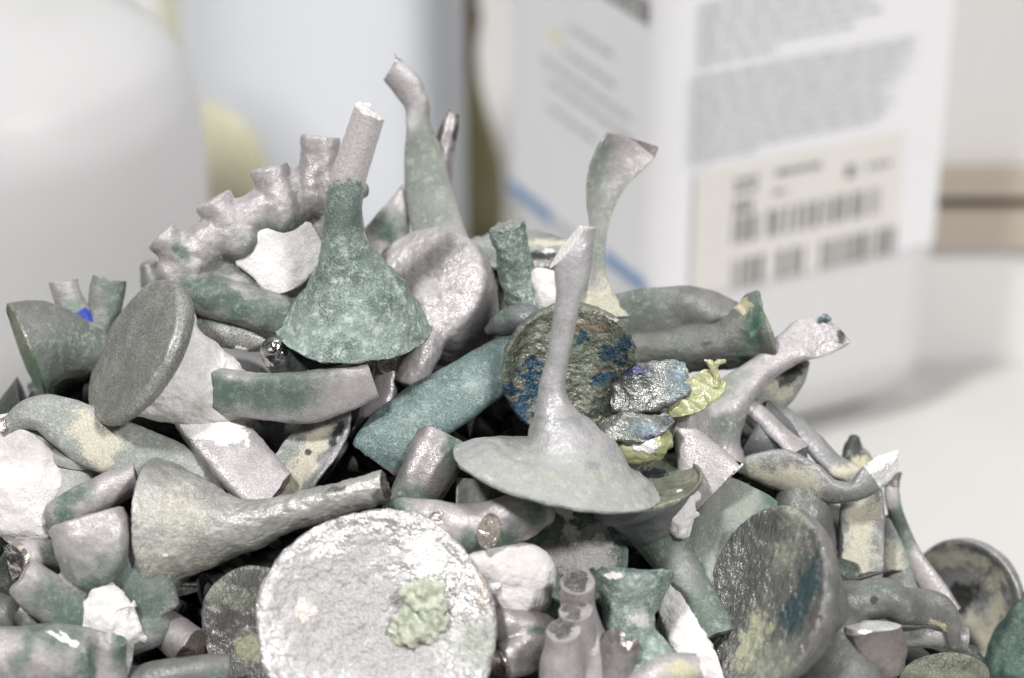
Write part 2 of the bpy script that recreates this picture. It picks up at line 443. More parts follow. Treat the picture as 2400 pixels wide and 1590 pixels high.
M_bluetube = mk('pinkish_metal_with_blue_mark', PINK, PINK2, (.18, .22, .19), (.29, .33, .30), cK=(.045, .07, .36), met=.44, rough=.55)
M_dgreen = mk('dark_green_oxidised_metal', (.028, .055, .045), (.05, .085, .068), (.08, .13, .105), (.14, .2, .17), met=.2, rough=.55)
# ------------------------------------------------------------------ the setting and the bottles behind
def simple(name, col, rough=.5, met=0, spec=.5, col2=None, scale=60, sss=0.0, bump=0.0, coat=0.0):
    m = bpy.data.materials.new(name); m.use_nodes = True; N = m.node_tree.nodes; L = m.node_tree.links
    b = N["Principled BSDF"]; b.inputs['Roughness'].default_value = rough; b.inputs['Metallic'].default_value = met
    b.inputs['Specular IOR Level'].default_value = spec
    tc = N.new('ShaderNodeTexCoord'); nz = N.new('ShaderNodeTexNoise'); nz.inputs['Scale'].default_value = scale; nz.inputs['Detail'].default_value = 4
    L.new(tc.outputs['Object'], nz.inputs['Vector'])
    mx = N.new('ShaderNodeMix'); mx.data_type = 'RGBA'; L.new(nz.outputs[0], mx.inputs[0])
    mx.inputs[6].default_value = (*col, 1); mx.inputs[7].default_value = (*(col2 or tuple(c * .93 for c in col)), 1)
    L.new(mx.outputs[2], b.inputs['Base Color'])
    if sss:
        b.inputs['Subsurface Weight'].default_value = sss; b.inputs['Subsurface Radius'].default_value = (1, 1, 1); b.inputs['Subsurface Scale'].default_value = .008
    if bump:
        bp = N.new('ShaderNodeBump'); bp.inputs['Strength'].default_value = bump; bp.inputs['Distance'].default_value = .0005
        L.new(nz.outputs[0], bp.inputs['Height']); L.new(bp.outputs[0], b.inputs['Normal'])
    return m

def translucent(m, w_=.4):
    N = m.node_tree.nodes; L = m.node_tree.links; b = N["Principled BSDF"]; out = N["Material Output"]
    tr = N.new('ShaderNodeBsdfTranslucent'); mx = N.new('ShaderNodeMixShader'); mx.inputs[0].default_value = w_
    src = b.inputs['Base Color'].links[0].from_socket; L.new(src, tr.inputs['Color'])
    L.new(b.outputs[0], mx.inputs[1]); L.new(tr.outputs[0], mx.inputs[2]); L.new(mx.outputs[0], out.inputs['Surface'])
    return m
def mesh_obj(name, V, Fs, mat, parent=None, smooth=False, loc=None, sharp=40):
    me = bpy.data.meshes.new(name); me.from_pydata([tuple(v) for v in V], [], Fs); me.update()
    if smooth:
        me.polygons.foreach_set('use_smooth', np.ones(len(me.polygons), bool)); me.set_sharp_from_angle(angle=math.radians(sharp))
    me.materials.append(mat)
    ob = bpy.data.objects.new(name, me); sc.collection.objects.link(ob)
    if parent is not None: ob.parent = parent
    if loc is not None: ob.location = loc
    return ob
def empty(name, loc, rz=0):
    o = bpy.data.objects.new(name, None); sc.collection.objects.link(o); o.location = loc; o.rotation_euler = (0, 0, rz); o.empty_display_size = .01; return o
def tag(o, label=None, cat=None, group=None, kind=None):
    for k, v in (('label', label), ('category', cat), ('group', group), ('kind', kind)):
        if v: o[k] = v
def box(x0, x1, y0, y1, z0, z1):
    V = [(x, y, z) for x in (x0, x1) for y in (y0, y1) for z in (z0, z1)]
    return V, [(0, 1, 3, 2), (4, 6, 7, 5), (0, 4, 5, 1), (2, 3, 7, 6), (0, 2, 6, 4), (1, 5, 7, 3)]
def ground_at(px, py, z=0.0):          # point of the plane height=z seen at a photograph pixel
    dv = to_world(at(px, py, 0)[None])[0] - CAMPOS
    k = (z - CAMPOS[2]) / dv[2]
    return CAMPOS + dv * k
def ray_at(px, py, ydepth):            # point at world y seen at a pixel
    dv = to_world(at(px, py, 0)[None])[0] - CAMPOS
    k = (ydepth - CAMPOS[1]) / dv[1]
    return CAMPOS + dv * k

# table and back wall
m_table = simple('pale_grey_laminate', (.52, .513, .50), rough=.55, col2=(.50, .492, .478), scale=40)
V, Fs = box(-.9, .9, -.75, .62, -.03, 0.0)
tag(mesh_obj('table', V, Fs, m_table), 'pale grey table top under the heap', 'table', kind='structure')
m_wall = simple('off_white_wall', (.82, .81, .80), rough=.8)
V, Fs = box(-1.2, 1.2, .62, .66, -.03, 1.0)
tag(mesh_obj('wall', V, Fs, m_wall), 'off-white back wall', 'wall', kind='structure')

# lathe bottle
def lathe(name, prof, mat, parent=None, seg=72, sx=1.0, sy=1.0, loc=None):
    V = []; Fs = []
    for r, z in prof:
        for k in range(seg):
            a = 2 * math.pi * k / seg; V.append((r * sx * math.cos(a), r * sy * math.sin(a), z))
    for i in range(len(prof) - 1):
        for k in range(seg):
            k2 = (k + 1) % seg; Fs.append((i * seg + k, i * seg + k2, (i + 1) * seg + k2, (i + 1) * seg + k))
    Fs.append(tuple(range(seg))[::-1]); Fs.append(tuple((len(prof) - 1) * seg + k for k in range(seg)))
    return mesh_obj(name, V, Fs, mat, parent, True, loc)
def smooth_prof(pts, n=8):
    x = np.arange(len(pts), dtype=float); P = np.array(pts, float)
    return [tuple(q) for q in _hermite(x, P, np.linspace(0, len(pts) - 1, (len(pts) - 1) * n + 1), True)]

m_hdpe = simple('milky_white_plastic', (.76, .762, .765), rough=.5, col2=(.735, .738, .742), scale=25)
m_hdpe_b = simple('milky_bluish_plastic', (.84, .865, .90), rough=.5, col2=(.82, .845, .88), scale=25)
m_hdpe_l = translucent(simple('milky_grey_white_plastic', (.76, .76, .762), rough=.42, col2=(.735, .735, .737), scale=25), .5)
translucent(m_hdpe, .15); translucent(m_hdpe_b, .3)
m_cap = simple('white_cap_plastic', (.78, .78, .77), rough=.4)

# left bottle, close to the heap
y_l = 0.075
pL = ray_at(-28, 600, y_l)
r_l = abs(ray_at(486, 500, y_l)[0] - pL[0])
zs = ray_at(486, 235, y_l)[2]; zt = ray_at(110, 0, y_l)[2]
b1 = empty('plastic_bottle', (pL[0], y_l, 0))
prof = smooth_prof([(r_l * .86, 0), (r_l * .98, .004), (r_l, .012), (r_l, zs - .012), (r_l * .985, zs - .002), (r_l * .90, zs + .006), (r_l * .55, zs + .0165), (r_l * .42, zs + .022), (r_l * .38, zs + .03)])
lathe('body', prof, m_hdpe_l, b1)
lathe('cap', [(r_l * .44, zs + .026), (r_l * .45, zs + .027), (r_l * .45, zs + .046), (r_l * .42, zs + .048), (.001, zs + .048)], m_cap, b1)
tag(b1, 'milky white rounded plastic bottle, blurred, at the left edge behind the heap', 'bottle', 'plastic bottles behind the heap')

# middle bluish bottle
y_m = 0.150
pM = ray_at(768, 400, y_m); r_m = abs(ray_at(1092, 400, y_m)[0] - pM[0])
b2 = empty('plastic_bottle', (pM[0], y_m, 0))
prof = smooth_prof([(r_m * .9, 0), (r_m * .99, .004), (r_m, .012), (r_m, .150), (r_m * .97, .158), (r_m * .75, .172), (r_m * .4, .182), (r_m * .38, .194)])
lathe('body', prof, m_hdpe_b, b2)
lathe('cap', [(r_m * .44, .190), (r_m * .45, .191), (r_m * .45, .21), (r_m * .42, .212), (.001, .212)], m_cap, b2)
# yellow label patch wrapped on its left front
m_yel = simple('pale_yellow_label_print', (.54, .53, .39), rough=.5, col2=(.50, .485, .34), scale=90)
def wrap_patch(name, parent, r, a0, a1, zlo, zhi, mat, corner=.35, off=.0003):
    n = 20; V = []; Fs = []
    for i in range(n + 1):
        u = i / n; a = a0 + (a1 - a0) * u
        zz = zhi - (zhi - zlo) * corner * (1 - math.sqrt(max(0, 1 - max(0, (u - .35) / .65) ** 2)))
        for z in (zlo, zz): V.append(((r + off) * math.cos(a), (r + off) * math.sin(a), z))
    for i in range(n): Fs.append((2 * i, 2 * i + 2, 2 * i + 3, 2 * i + 1))
    ob = mesh_obj(name, V, Fs, mat, parent, True); md = ob.modifiers.new('t', 'SOLIDIFY'); md.thickness = .0002; return ob
def ang_on(px, py, c, r):              # angle and height where a pixel ray meets the bottle
    dv = to_world(at(px, py, 0)[None])[0] - CAMPOS
    o = CAMPOS - np.array([c[0], c[1], 0]); a = dv[0]**2 + dv[1]**2; b = 2 * (o[0]*dv[0] + o[1]*dv[1]); cc = o[0]**2 + o[1]**2 - r*r
    disc = b*b - 4*a*cc
    k = (-b - math.sqrt(max(disc, 0))) / (2 * a); p = o + dv * k
    return math.atan2(p[1], p[0]), p[2]
a0, z0 = ang_on(478, 300, (pM[0], y_m), r_m); a1, z1 = ang_on(622, 300, (pM[0], y_m), r_m)
_, zl = ang_on(560, 560, (pM[0], y_m), r_m); _, zh = ang_on(520, 250, (pM[0], y_m), r_m)
wrap_patch('yellow_label', b2, r_m, a0, a1, zl, zh, m_yel)
tag(b2, 'blurred bluish white plastic bottle with a pale yellow label patch, behind the green cone', 'bottle', 'plastic bottles behind the heap')

# slim yellowish container behind, a sliver of it shows
y_y = 0.235
pY = ray_at(412, 60, y_y); r_y = abs(ray_at(450, 60, y_y)[0] - pY[0])
lathe_o = lathe('plastic_tube', smooth_prof([(r_y * .9, 0), (r_y, .003), (r_y, .205), (r_y * .8, .212)]), simple('pale_yellow_plastic', (.66, .65, .50), rough=.4, sss=.2), None, loc=(pY[0], y_y, 0))
tag(lathe_o, 'slim pale yellow upright tube between the two left bottles', 'tube')

# olive glass bottle in the gap
y_g = 0.182
pG = ray_at(1100, 450, y_g); kx = abs(ray_at(1186, 450, y_g)[0] - pG[0])
zg = lambda py: ray_at(1150, py, y_g)[2]
m_glass = simple('olive_amber_glass', (.20, .185, .075), rough=.15, col2=(.27, .25, .12), scale=50, spec=.7)
m_amber = simple('dark_amber_glass', (.11, .07, .012), rough=.15, col2=(.16, .10, .02), scale=60, spec=.7)
bg = empty('glass_bottle', (pG[0], y_g, 0))
lathe('body', smooth_prof([(kx * .9, 0), (kx, .004), (kx, zg(480)), (kx * .95, zg(400)), (kx * .72, zg(320)), (kx * .42, zg(235)), (kx * .28, zg(170))]), m_glass, bg)
lathe('neck', smooth_prof([(kx * .28, zg(170)), (kx * .24, zg(130)), (kx * .30, zg(75)), (kx * .36, zg(40)), (kx * .28, zg(0)), (kx * .26, zg(-60))]), m_amber, bg)
tag(bg, 'olive amber glass bottle, only a sliver showing between the two white bottles', 'bottle')

# right bottle with printed labels
c0 = ground_at(1534, 1138)
th = math.radians(26); ex = np.array([math.cos(th), math.sin(th), 0]); ey = np.array([-math.sin(th), math.cos(th), 0])
BW, BL, BH = .0525, .0535, .128
b3 = empty('plastic_bottle', tuple(c0), th)
def rbox_prof(x0, x1, y0, y1, r, n=8):
    out = []
    for cx_, cy_, a_ in ((x1 - r, y0 + r, -90), (x1 - r, y1 - r, 0), (x0 + r, y1 - r, 90), (x0 + r, y0 + r, 180)):
        for k in range(n + 1):
            a = math.radians(a_ + 90 * k / n); out.append((cx_ + r * math.cos(a), cy_ + r * math.sin(a)))
    return out
RC = .0085
levels = [(.0125 * (1 - math.sin(q * math.pi / 16)), .0125 * (1 - math.cos(q * math.pi / 16))) for q in range(0, 9)] + [(0, BH * .5), (0, BH), (.002, BH + .006), (.008, BH + .012), (.016, BH + .016)]
V = []; Fs = []; n_ = None
for ins, z in levels:
    pr = rbox_prof(ins, BW - ins, ins, BL - ins, max(RC - ins * .3, .002)); n_ = len(pr)
    V += [(x, y, z) for x, y in pr]
for i in range(len(levels) - 1):
    for k in range(n_):
        k2 = (k + 1) % n_; Fs.append((i * n_ + k, i * n_ + k2, (i + 1) * n_ + k2, (i + 1) * n_ + k))
Fs.append(tuple(range(n_))[::-1]); Fs.append(tuple((len(levels) - 1) * n_ + k for k in range(n_)))
mesh_obj('body', V, Fs, m_hdpe, b3, True)
lc = lathe('cap', [(.013, BH + .014), (.014, BH + .015), (.014, BH + .03), (.012, BH + .032), (.001, BH + .032)], m_cap, b3); lc.location = (BW / 2, BL / 2, 0)
# height on a face from a pixel: intersect with the two front faces
def face_uv(px, py, face):
    dv = to_world(at(px, py, 0)[None])[0] - CAMPOS
    nrm = -ey if face == 'R' else -ex
    k = ((c0 - CAMPOS) @ nrm) / (dv @ nrm); p = CAMPOS + dv * k - c0
    return (p @ ex if face == 'R' else p @ ey), p[2]
# label sheet wraps round the corner
lab_lo = face_uv(1870, 640, 'R')[1]
OFF = .00025
def wrap_label(name, u0, u1, z0, z1, mat, off, parent, seg_c=10):
    """strip from left face (u<0: distance along left face beyond the corner) round to the right face"""
    pts = []
    r = RC + off
    s_tot = []
    if u0 < 0:
        pts.append((-off, -u0))
        if -u0 > RC: pts.append((-off, RC))
    lo_a, hi_a = 180, 270
    if u0 < RC * .2 and u1 > RC * .2:
        for k in range(seg_c + 1):
            a = math.radians(180 + 90 * k / seg_c); pts.append((RC + r * math.cos(a), RC + r * math.sin(a)))
    if u1 > RC: pts.append((max(u0, RC), -off)); pts.append((u1, -off))
    V = [(x, y, z) for x, y in pts for z in (z0, z1)]
    Fs = [(2 * i, 2 * i + 2, 2 * i + 3, 2 * i + 1) for i in range(len(pts) - 1)]
    return mesh_obj(name, V, Fs, mat, parent, True, sharp=60)
m_label = simple('white_label_paper', (.75, .75, .76), rough=.45)
m_sticker = simple('cream_sticker_paper', (.69, .67, .63), rough=.55)
m_ink = simple('dark_grey_ink', (.20, .195, .19), rough=.6)
m_ink2 = simple('fine_grey_print', (.47, .47, .50), rough=.6)
m_blue = simple('blue_print', (.16, .30, .50), rough=.5)
lab = wrap_label('label', -BL + .004, BW - .004, lab_lo, BH - .004, m_label, OFF, b3)
lab_lo_L = lab_lo
def quad_R(u0, u1, z0, z1, off):
    return [(u0, -off, z0), (u1, -off, z0), (u1, -off, z1), (u0, -off, z1)]
def quad_L(u0, u1, z0, z1, off):
    return [(-off, u1, z0), (-off, u0, z0), (-off, u0, z1), (-off, u1, z1)]
def print_part(name, quads, mat, parent):
    V = []; Fs = []
    for q in quads:
        i = len(V); V += q; Fs.append((i, i + 1, i + 2, i + 3))
    return mesh_obj(name, V, Fs, mat, parent)
rp = random.Random(5)
# fine text block on the right face: lines of words
def text_lines(face, px0, py0, px1, py1, nlines, rows_end, name, mat, hfrac=.5, off=OFF + .0001, word=(.0012, .0042)):
    ua, za = face_uv(px0, py0, face); ub, zb = face_uv(px1, py1, face)
    q = quad_R if face == 'R' else quad_L
    dz = (za - zb) / nlines
    for i in range(nlines):
        z1 = za - i * dz; z0 = z1 - dz * hfrac; u = min(ua, ub); end = min(ua, ub) + abs(ub - ua) * rows_end(i); quads = []
        while u < end:
            wl = min(rp.uniform(*word), end - u); quads.append(q(u, u + wl, z0, z1, off)); u += wl + .0005
        print_part(name, quads, mat, lab)
text_lines('R', 1625, 176, 2130, 290, 15, lambda i: [1, 1, .97, 1, .93, .98, .9, .93, .86, .90, .92, .88, .9, .84, .3][i], 'text_line', m_ink2)
text_lines('R', 1640, 10, 2080, 84, 6, lambda i: [1, .96, .9, .95, .8, .4][i], 'text_line', m_ink2)
# cream sticker with the two barcodes
us0, zs0 = face_uv(1600, 690, 'R'); us1, zs1 = face_uv(2110, 390, 'R')
st = print_part('sticker', [quad_R(RC * .6, us1, lab_lo + .0004, face_uv(1640, 400, 'R')[1], OFF + .00008)], m_sticker, b3)
def bars(px0, py0, px1, hgt_px, n, gaps, name):
    ua, za = face_uv(px0, py0, 'R'); ub, _ = face_uv(px1, py0 - 60, 'R'); zb = face_uv(px0, py0 + hgt_px, 'R')[1]
    u = ua; q = []
    while u < ub:
        f = (u - ua) / (ub - ua); wl = rp.choice([.0004, .0005, .0008, .0012])
        if not any(g0 < f < g1 for g0, g1 in gaps): q.append(quad_R(u, u + wl, zb, za, OFF + .0002))
        u += wl + rp.choice([.0005, .0007, .0011])
    print_part(name, q, m_ink, st)
bars(1715, 508, 2065, 62, 0, [(.14, .18)], 'barcode')
bars(1715, 608, 2092, 66, 0, [(.20, .26), (.44, .53)], 'barcode')
def chunk(px0, py0, px1, hpx, words, name='sticker_text'):
    ua, za = face_uv(px0, py0, 'R'); ub, _ = face_uv(px1, py0, 'R'); zb = face_uv(px0, py0 + hpx, 'R')[1]; u = ua; q = []
    while u < ub:
        wl = min(rp.uniform(*words), ub - u); q.append(quad_R(u, u + wl, zb, za, OFF + .0002)); u += wl + .00045
    print_part(name, q, m_ink, st)
chunk(1718, 418, 1775, 12, (.0008, .002)); chunk(1718, 440, 1770, 12, (.0008, .002)); chunk(1718, 470, 1760, 30, (.0006, .0014))
chunk(1815, 398, 1920, 13, (.0012, .003)); chunk(1810, 445, 1840, 10, (.0008, .002)); chunk(1980, 386, 2005, 30, (.0008, .0016)); chunk(2030, 384, 2090, 11, (.0008, .0016))
# left face: blue stripe pieces, text lines and heading
def stripe_L(px0, py0, px1, py1, hz, mat, name):
    ua, za = face_uv(px0, py0, 'L'); ub, zb = face_uv(px1, py1, 'L'); z = (za + zb) / 2
    print_part(name, [quad_L(min(ua, ub), max(ua, ub), z - hz / 2, z + hz / 2, OFF + .0001)], mat, lab)
stripe_L(1196, 432, 1296, 508, .0022, m_blue, 'blue_stripe')
stripe_L(1418, 598, 1512, 668, .0022, m_blue, 'blue_stripe')
stripe_L(1305, 516, 1352, 552, .0010, m_ink2, 'text_line')
for (x0, y0, x1, y1, dash) in ((1338, 65, 1440, 128, 1), (1325, 125, 1445, 195, 1), (1270, 140, 1480, 270, 1), (1285, 195, 1482, 315, 1), (1285, 250, 1400, 325, 1)):
    ua, za = face_uv(x0, y0, 'L'); ub, zb = face_uv(x1, y1, 'L'); z = (za + zb) / 2; a, b = min(ua, ub), max(ua, ub); q = []; u = a
    while u < b:
        wl = min(rp.uniform(.002, .006), b - u); q.append(quad_L(u, u + wl, z - .0005, z + .0005, OFF + .0001)); u += wl + .0008
    print_part('text_line', q, m_ink2, lab)
ua, za = face_uv(1420, -12, 'L'); ub, zb = face_uv(1522, 28, 'L'); a, b = min(ua, ub), max(ua, ub); q = []; u = a
while u < b:
    q.append(quad_L(u, u + .0009, (za + zb) / 2 - .001, (za + zb) / 2 + .0024, OFF + .0001)); u += rp.choice([.0016, .0020])
q.append(quad_L(a, b, (za + zb) / 2 - .001, (za + zb) / 2 - .0004, OFF + .00015)); q.append(quad_L(a, b, (za + zb) / 2 + .0012, (za + zb) / 2 + .0018, OFF + .00016))
print_part('heading_print', q, m_ink, lab)
ua, za = face_uv(1296, 60, 'L'); ub, zb = face_uv(1320, 110, 'L')
print_part('yellow_mark', [quad_L(min(ua, ub), max(ua, ub), min(za, zb), max(za, zb), OFF + .0001)], simple('pale_yellow_print', (.74, .72, .50), rough=.5), lab)
tag(b3, 'square white plastic bottle with printed label and two barcodes, blurred behind at right', 'bottle', 'plastic bottles behind the heap')

# far right: white cabinet front with a brown rail
g0 = ground_at(2300, 845)
yc = g0[1]
pc = empty('cabinet', (ray_at(2130, 600, yc)[0], yc, 0))
zz = lambda py: ray_at(2300, py, yc)[2]
m_cab = simple('white_cabinet_paint', (.80, .785, .77), rough=.5)
m_tan = simple('tan_wood', (.50, .43, .36), rough=.5, col2=(.44, .38, .31), scale=50)
m_dk = simple('dark_brown_groove', (.22, .175, .14), rough=.7)
Wc = .16
V, Fs = box(0, Wc, 0, .12, .0, zz(560)); mesh_obj('lower_panel', V, Fs, m_cab, pc)
V, Fs = box(0, Wc, 0, .12, zz(388), zz(388) + .12); mesh_obj('upper_panel', V, Fs, m_cab, pc)
V, Fs = box(.0001, Wc, -.003, .11, zz(560), zz(478)); mesh_obj('rail', V, Fs, m_tan, pc)
V, Fs = box(.0001, Wc, -.003, .11, zz(446), zz(388)); mesh_obj('rail', V, Fs, m_tan, pc)
V, Fs = box(.0002, Wc, .0005, .11, zz(478), zz(446)); mesh_obj('groove', V, Fs, m_dk, pc)
tag(pc, 'white cabinet front with two brown rails, blurred at the far right', 'cabinet')
# ------------------------------------------------------------------ the heap, piece by piece
def ridge(k, ang=0, jagamp=0):
    c_, s_ = math.cos(math.radians(ang)), math.sin(math.radians(ang))
    def f(a, b):
        o = -k * np.abs(a * c_ + b * s_)
        if jagamp: o = o + jagamp * perlin(np.stack([a / 14, b / 14, a * 0 + k * 31.7], 1))
        return o
    return f
def jag(amp, wl=12, sa=0, sb=0, seed=0):
    return lambda a, b: -amp + amp * perlin(np.stack([a / wl, b / wl, a * 0 + seed + .5], 1)) + sa * a + sb * b - abs(sa) * np.max(np.abs(a)) * 0
def slope(sa, sb=0):
    return lambda a, b: np.minimum(sa * a + sb * b, 0) if False else sa * a + sb * b - 0.0
HG = 'metal casting sprues piled in the heap'
FACE = [(0.99, 5), (0.96, 8), (0.90, 7), (0.70, 2), (0.4, -4), (0.02, -6)]

def sprue(label, cat='sprue', name='casting_sprue', group=HG): return Thing(name, label, cat, group)

# --- green cone standing in the middle
t = sprue('green oxidised cone standing upright, with thick pinkish tube cut off at its top')
t.add(loft([(832, 772, -36, 183), (831, 735, -17, 155), (829, 692, 5, 127), (821, 640, 30, 92), (810, 590, 55, 63), (804, 530, 85, 47),
            (809, 450, 125, 43), (838, 350, 175, 40), (870, 254, 222, 39)], cap0=[(0.985, 5), (.95, 3), (.9, -6), (.5, -30), (.02, -30)], end0=jag(7, 40),
           end1=lambda a, b: -10 * np.maximum(0, a / 39) - 12 * np.maximum(0, -b / 39 + .1) * (a > 0) - 3 + 3 * perlin(np.stack([a / 12, b / 12, a * 0 + 3.3], 1))),
      [('cone', (0, 4.6), M_green), ('cone_underside', 'cap0', M_dark), ('cut_end', 'cap1', M_cutbright), ('stem', 'all', M_green)],
      [('R', 'all', .46), ('R', 700, 790, 70, 60), ('R', 940, 690, 110, 14, 55), ('R', 800, 780, 150, 50), ('B', 782, 660, 8, 6),
       ('-R', 860, 620, 40), ('-R', 810, 500, 60)],
      rough=[(5, 150), (4, 46), (2.2, 17), (1.2, 8)], calm=(3.6, .22))
# the stem's zones: green patina climbing the lower third
nm, V, Q, pl, C, mt, sb = t.parts[-1]
px, py = to_px(V)
C = C.copy(); C[:, 2] = np.clip(0.5 - (py - 440 + 16 * np.cos((px - 815) / 28)) / 50, 0, 1)
t.parts[-1] = (nm, V, Q, pl, C, mt, sb)
t.done()

# --- grey umbrella-shaped sprue in front
t = sprue('pale grey wide flat cone in front, its thin stem rising to a chisel-cut blade')
t.add(loft([(1306, 1110, 150, 249), (1311, 1088, 155, 206), (1316, 1060, 160, 146), (1313, 1026, 166, 98), (1304, 992, 170, 66), (1297, 952, 172, 42), (1294, 912, 176, 31), (1305, 850, 185, 27), (1317, 789, 196, 27),
            (1332, 700, 210, 29, 26), (1341, 640, 218, 44, 27), (1343, 600, 222, 48, 26), (1349, 555, 226, 46, 20), (1360, 505, 230, 40, 14)], n=(.25, .1, .95),
           cap0=[(.994, 5), (.98, 8), (.9, 4), (.5, -10), (.02, -10)], planes=[((1327, 569, 215), (-.70, .56, .44)), ((1365, 530, 215), (.1, 1, .25))]),
      [('button', (0, 5), M_lgray), ('button_rim', 'cap0', M_silver), ('cut_end', 'cap1', M_cutbright), ('stem', 'all', M_lgray)],
      [('R', 1310, 1125, 250, 58, 12), ('R', 1450, 1140, 120, 40, 20), ('-R', 1310, 1000, 140, 50), ('A', 1390, 1090, 22, 9, 10), ('R', 1200, 1080, 90, 40), ('A', 1310, 985, 60, 16)],
      rough=[(5, 150), (3.4, 50), (1.0, 18), (.6, 8)], calm=(4, .35))
t.done()

# --- mottled blue-spotted button with green tube
t = sprue('round corroded button spotted blue and olive, with a pale green tube rising behind')
t.add(loft([(1338, 872, -10, 162), (1334, 864, -42, 159), (1324, 845, -84, 136), (1292, 788, -128, 92), (1250, 730, -144, 56), (1218, 665, -140, 45), (1202, 590, -125, 42), (1190, 522, -110, 41)],
           cap0=[(0.99, 6), (.965, 10), (.93, 9), (.8, 2), (.5, -4), (.02, -6)], end1=jag(6, 18, .15)),
      [('button_face', 'cap0', M_mott), ('button', (0, 3.6), M_slate), ('cut_end', 'cap1', M_gray), ('tube', 'all', M_green)],
      [('R', 'all', .42), ('A', 1468, 808, 24, 18), ('A', 1436, 832, 36, 20, 30), ('A', 1415, 886, 30, 12, -20), ('A', 1195, 920, 26, 18), ('A', 1205, 965, 30, 40), ('A', 1370, 790, 14),
       ('B', 1398, 868, 14, 10), ('B', 1380, 765, 50, 6), ('A', 1250, 900, 30, 60), ('G', 1440, 750, 28, 5, 20), ('R', 1330, 795, 50, 22), ('R', 1480, 780, 18, 26)],
      rough=[(7, 120), (5, 44), (3, 16), (1.4, 8)])
t.done()

# --- blue-green strip
t = sprue('wide blue-green flat strip slanting down left below the green cone', 'strip', 'flat_runner')
t.add(loft([(1240, 822, -75, 62, 15), (1160, 862, -40, 66, 16), (1070, 918, -5, 71, 17), (985, 970, 28, 75, 15), (925, 1018, 46, 73, 13), (893, 1056, 52, 68, 11), (880, 1084, 52, 62, 9)], n=(.12, .45, .88), e=3.2, cup=-.16,
           end1=jag(3, 14, -.22)),
      [('cut_end', 'cap1', M_brown), ('strip', 'all', M_teal)], [('R', 'all', .33), ('R', 1110, 905, 40, 26), ('R', 960, 985, 50, 20, -30)])
t.done()

# --- pinkish back of a button with stem curving down
t = sprue('smooth pinkish button back right of the green cone, its stem bending down')
t.add(merge_bodies([loft([(1052, 724, -258, 146), (1024, 696, -188, 151), (1000, 672, -132, 151)], cap1=[(.985, 8), (.95, 14), (.8, 20), (.5, 26), (.02, 28)], step=6),
      loft([(1004, 690, -150, 56), (1008, 716, -112, 52), (1012, 752, -92, 45), (1004, 800, -68, 40), (982, 850, -52, 38), (955, 905, -45, 37)], cap0='round', step=6)], 4.0, 6),
      [('casting', 'all', M_pink)], [('R', 955, 536, 8, 5)], rough=[(3, 110), (3, 36), (1.3, 14), (.7, 7)])
t.done()
t = sprue('short brownish stub with ridged cut face poking out under the green cone rim', 'tube', 'cut_tube')
t.add(loft([(880, 800, -70, 36), (905, 822, -42, 42), (932, 850, -18, 44)], end1=ridge(.5, 40)), [('cut_end', 'cap1', M_cutbrown), ('tube', 'all', M_pink)])
t.done()

# --- comb-like ring casting with four stubs and plaster window
t = sprue('ring-shaped casting with four short stubs along its top and white plaster filling its hole')
up = loft([(410, 645, -62, 50, 44), (448, 602, -62, 57, 50), (516, 552, -64, 53, 48), (598, 502, -68, 52, 46), (690, 454, -74, 56, 46), (780, 438, -80, 58, 46)], n=(0, 0, 1), cap0='round', cap1='round', step=7)
rt = loft([(770, 450, -85, 50, 40), (795, 520, -85, 56, 38), (795, 620, -82, 56, 36), (755, 715, -70, 54, 36), (700, 755, -60, 50, 36)], n=(0, 0, 1), cap0='round', cap1='round', step=7)
lo = loft([(420, 660, -60, 46), (490, 692, -50, 50), (570, 715, -46, 52), (650, 745, -50, 54), (715, 780, -58, 46)], cap0='round', cap1='round', step=7)
pl_ = loft([(440, 640, -78, 40, 22), (500, 630, -78, 80, 24), (580, 615, -80, 110, 26), (680, 600, -84, 150, 26), (780, 590, -88, 160, 24)], n=(0, 0, 1), cap0='round', step=7)
stubs = [loft(n_, step=6, end1=e_, cap0='round') for n_, e_ in (
    ([(452, 626, -62, 52), (425, 600, -58, 46), (400, 576, -54, 42), (374, 550, -50, 43)], jag(2, 20)), ([(562, 566, -66, 60), (538, 528, -64, 52), (516, 496, -62, 45), (497, 466, -58, 46)], jag(2, 20)),
    ([(674, 508, -72, 62), (658, 464, -68, 54), (643, 428, -64, 45), (630, 390, -60, 46)], jag(2, 20)), ([(742, 460, -78, 62), (746, 412, -74, 54), (748, 370, -70, 46), (752, 318, -66, 46)], jag(2, 22)),
    ([(800, 450, -98, 34), (845, 446, -100, 20), (862, 444, -100, 16)], None))]
m_ = merge_bodies([up, rt, lo, pl_] + stubs, 4.0, 14)
t.add(m_, [('ring', 'all', M_pink)],
      [('R', 530, 705, 150, 42, 8), ('R', 680, 745, 90, 50), ('R', 650, 600, 112, 92, -20), ('R', 870, 445, 20), ('-R', 640, 470, 90, 50, -30), ('R', 420, 590, 14, 30, -40), ('R', 470, 665, 70, 24), ('-R', 740, 440, 60)],
      rough=[(5, 70), (2.5, 30), (1.2, 12)])
t.add(loft([(560, 606, -46, 20, 10), (592, 603, -44, 52, 10), (648, 603, -42, 86, 10), (705, 580, -42, 68, 10), (745, 562, -46, 46, 10)], cap0='round', cap1='round', e=3), [('plaster_fill', 'all', M_plaster)],
      rough=[(3, 90), (1.6, 24)])
t.done()

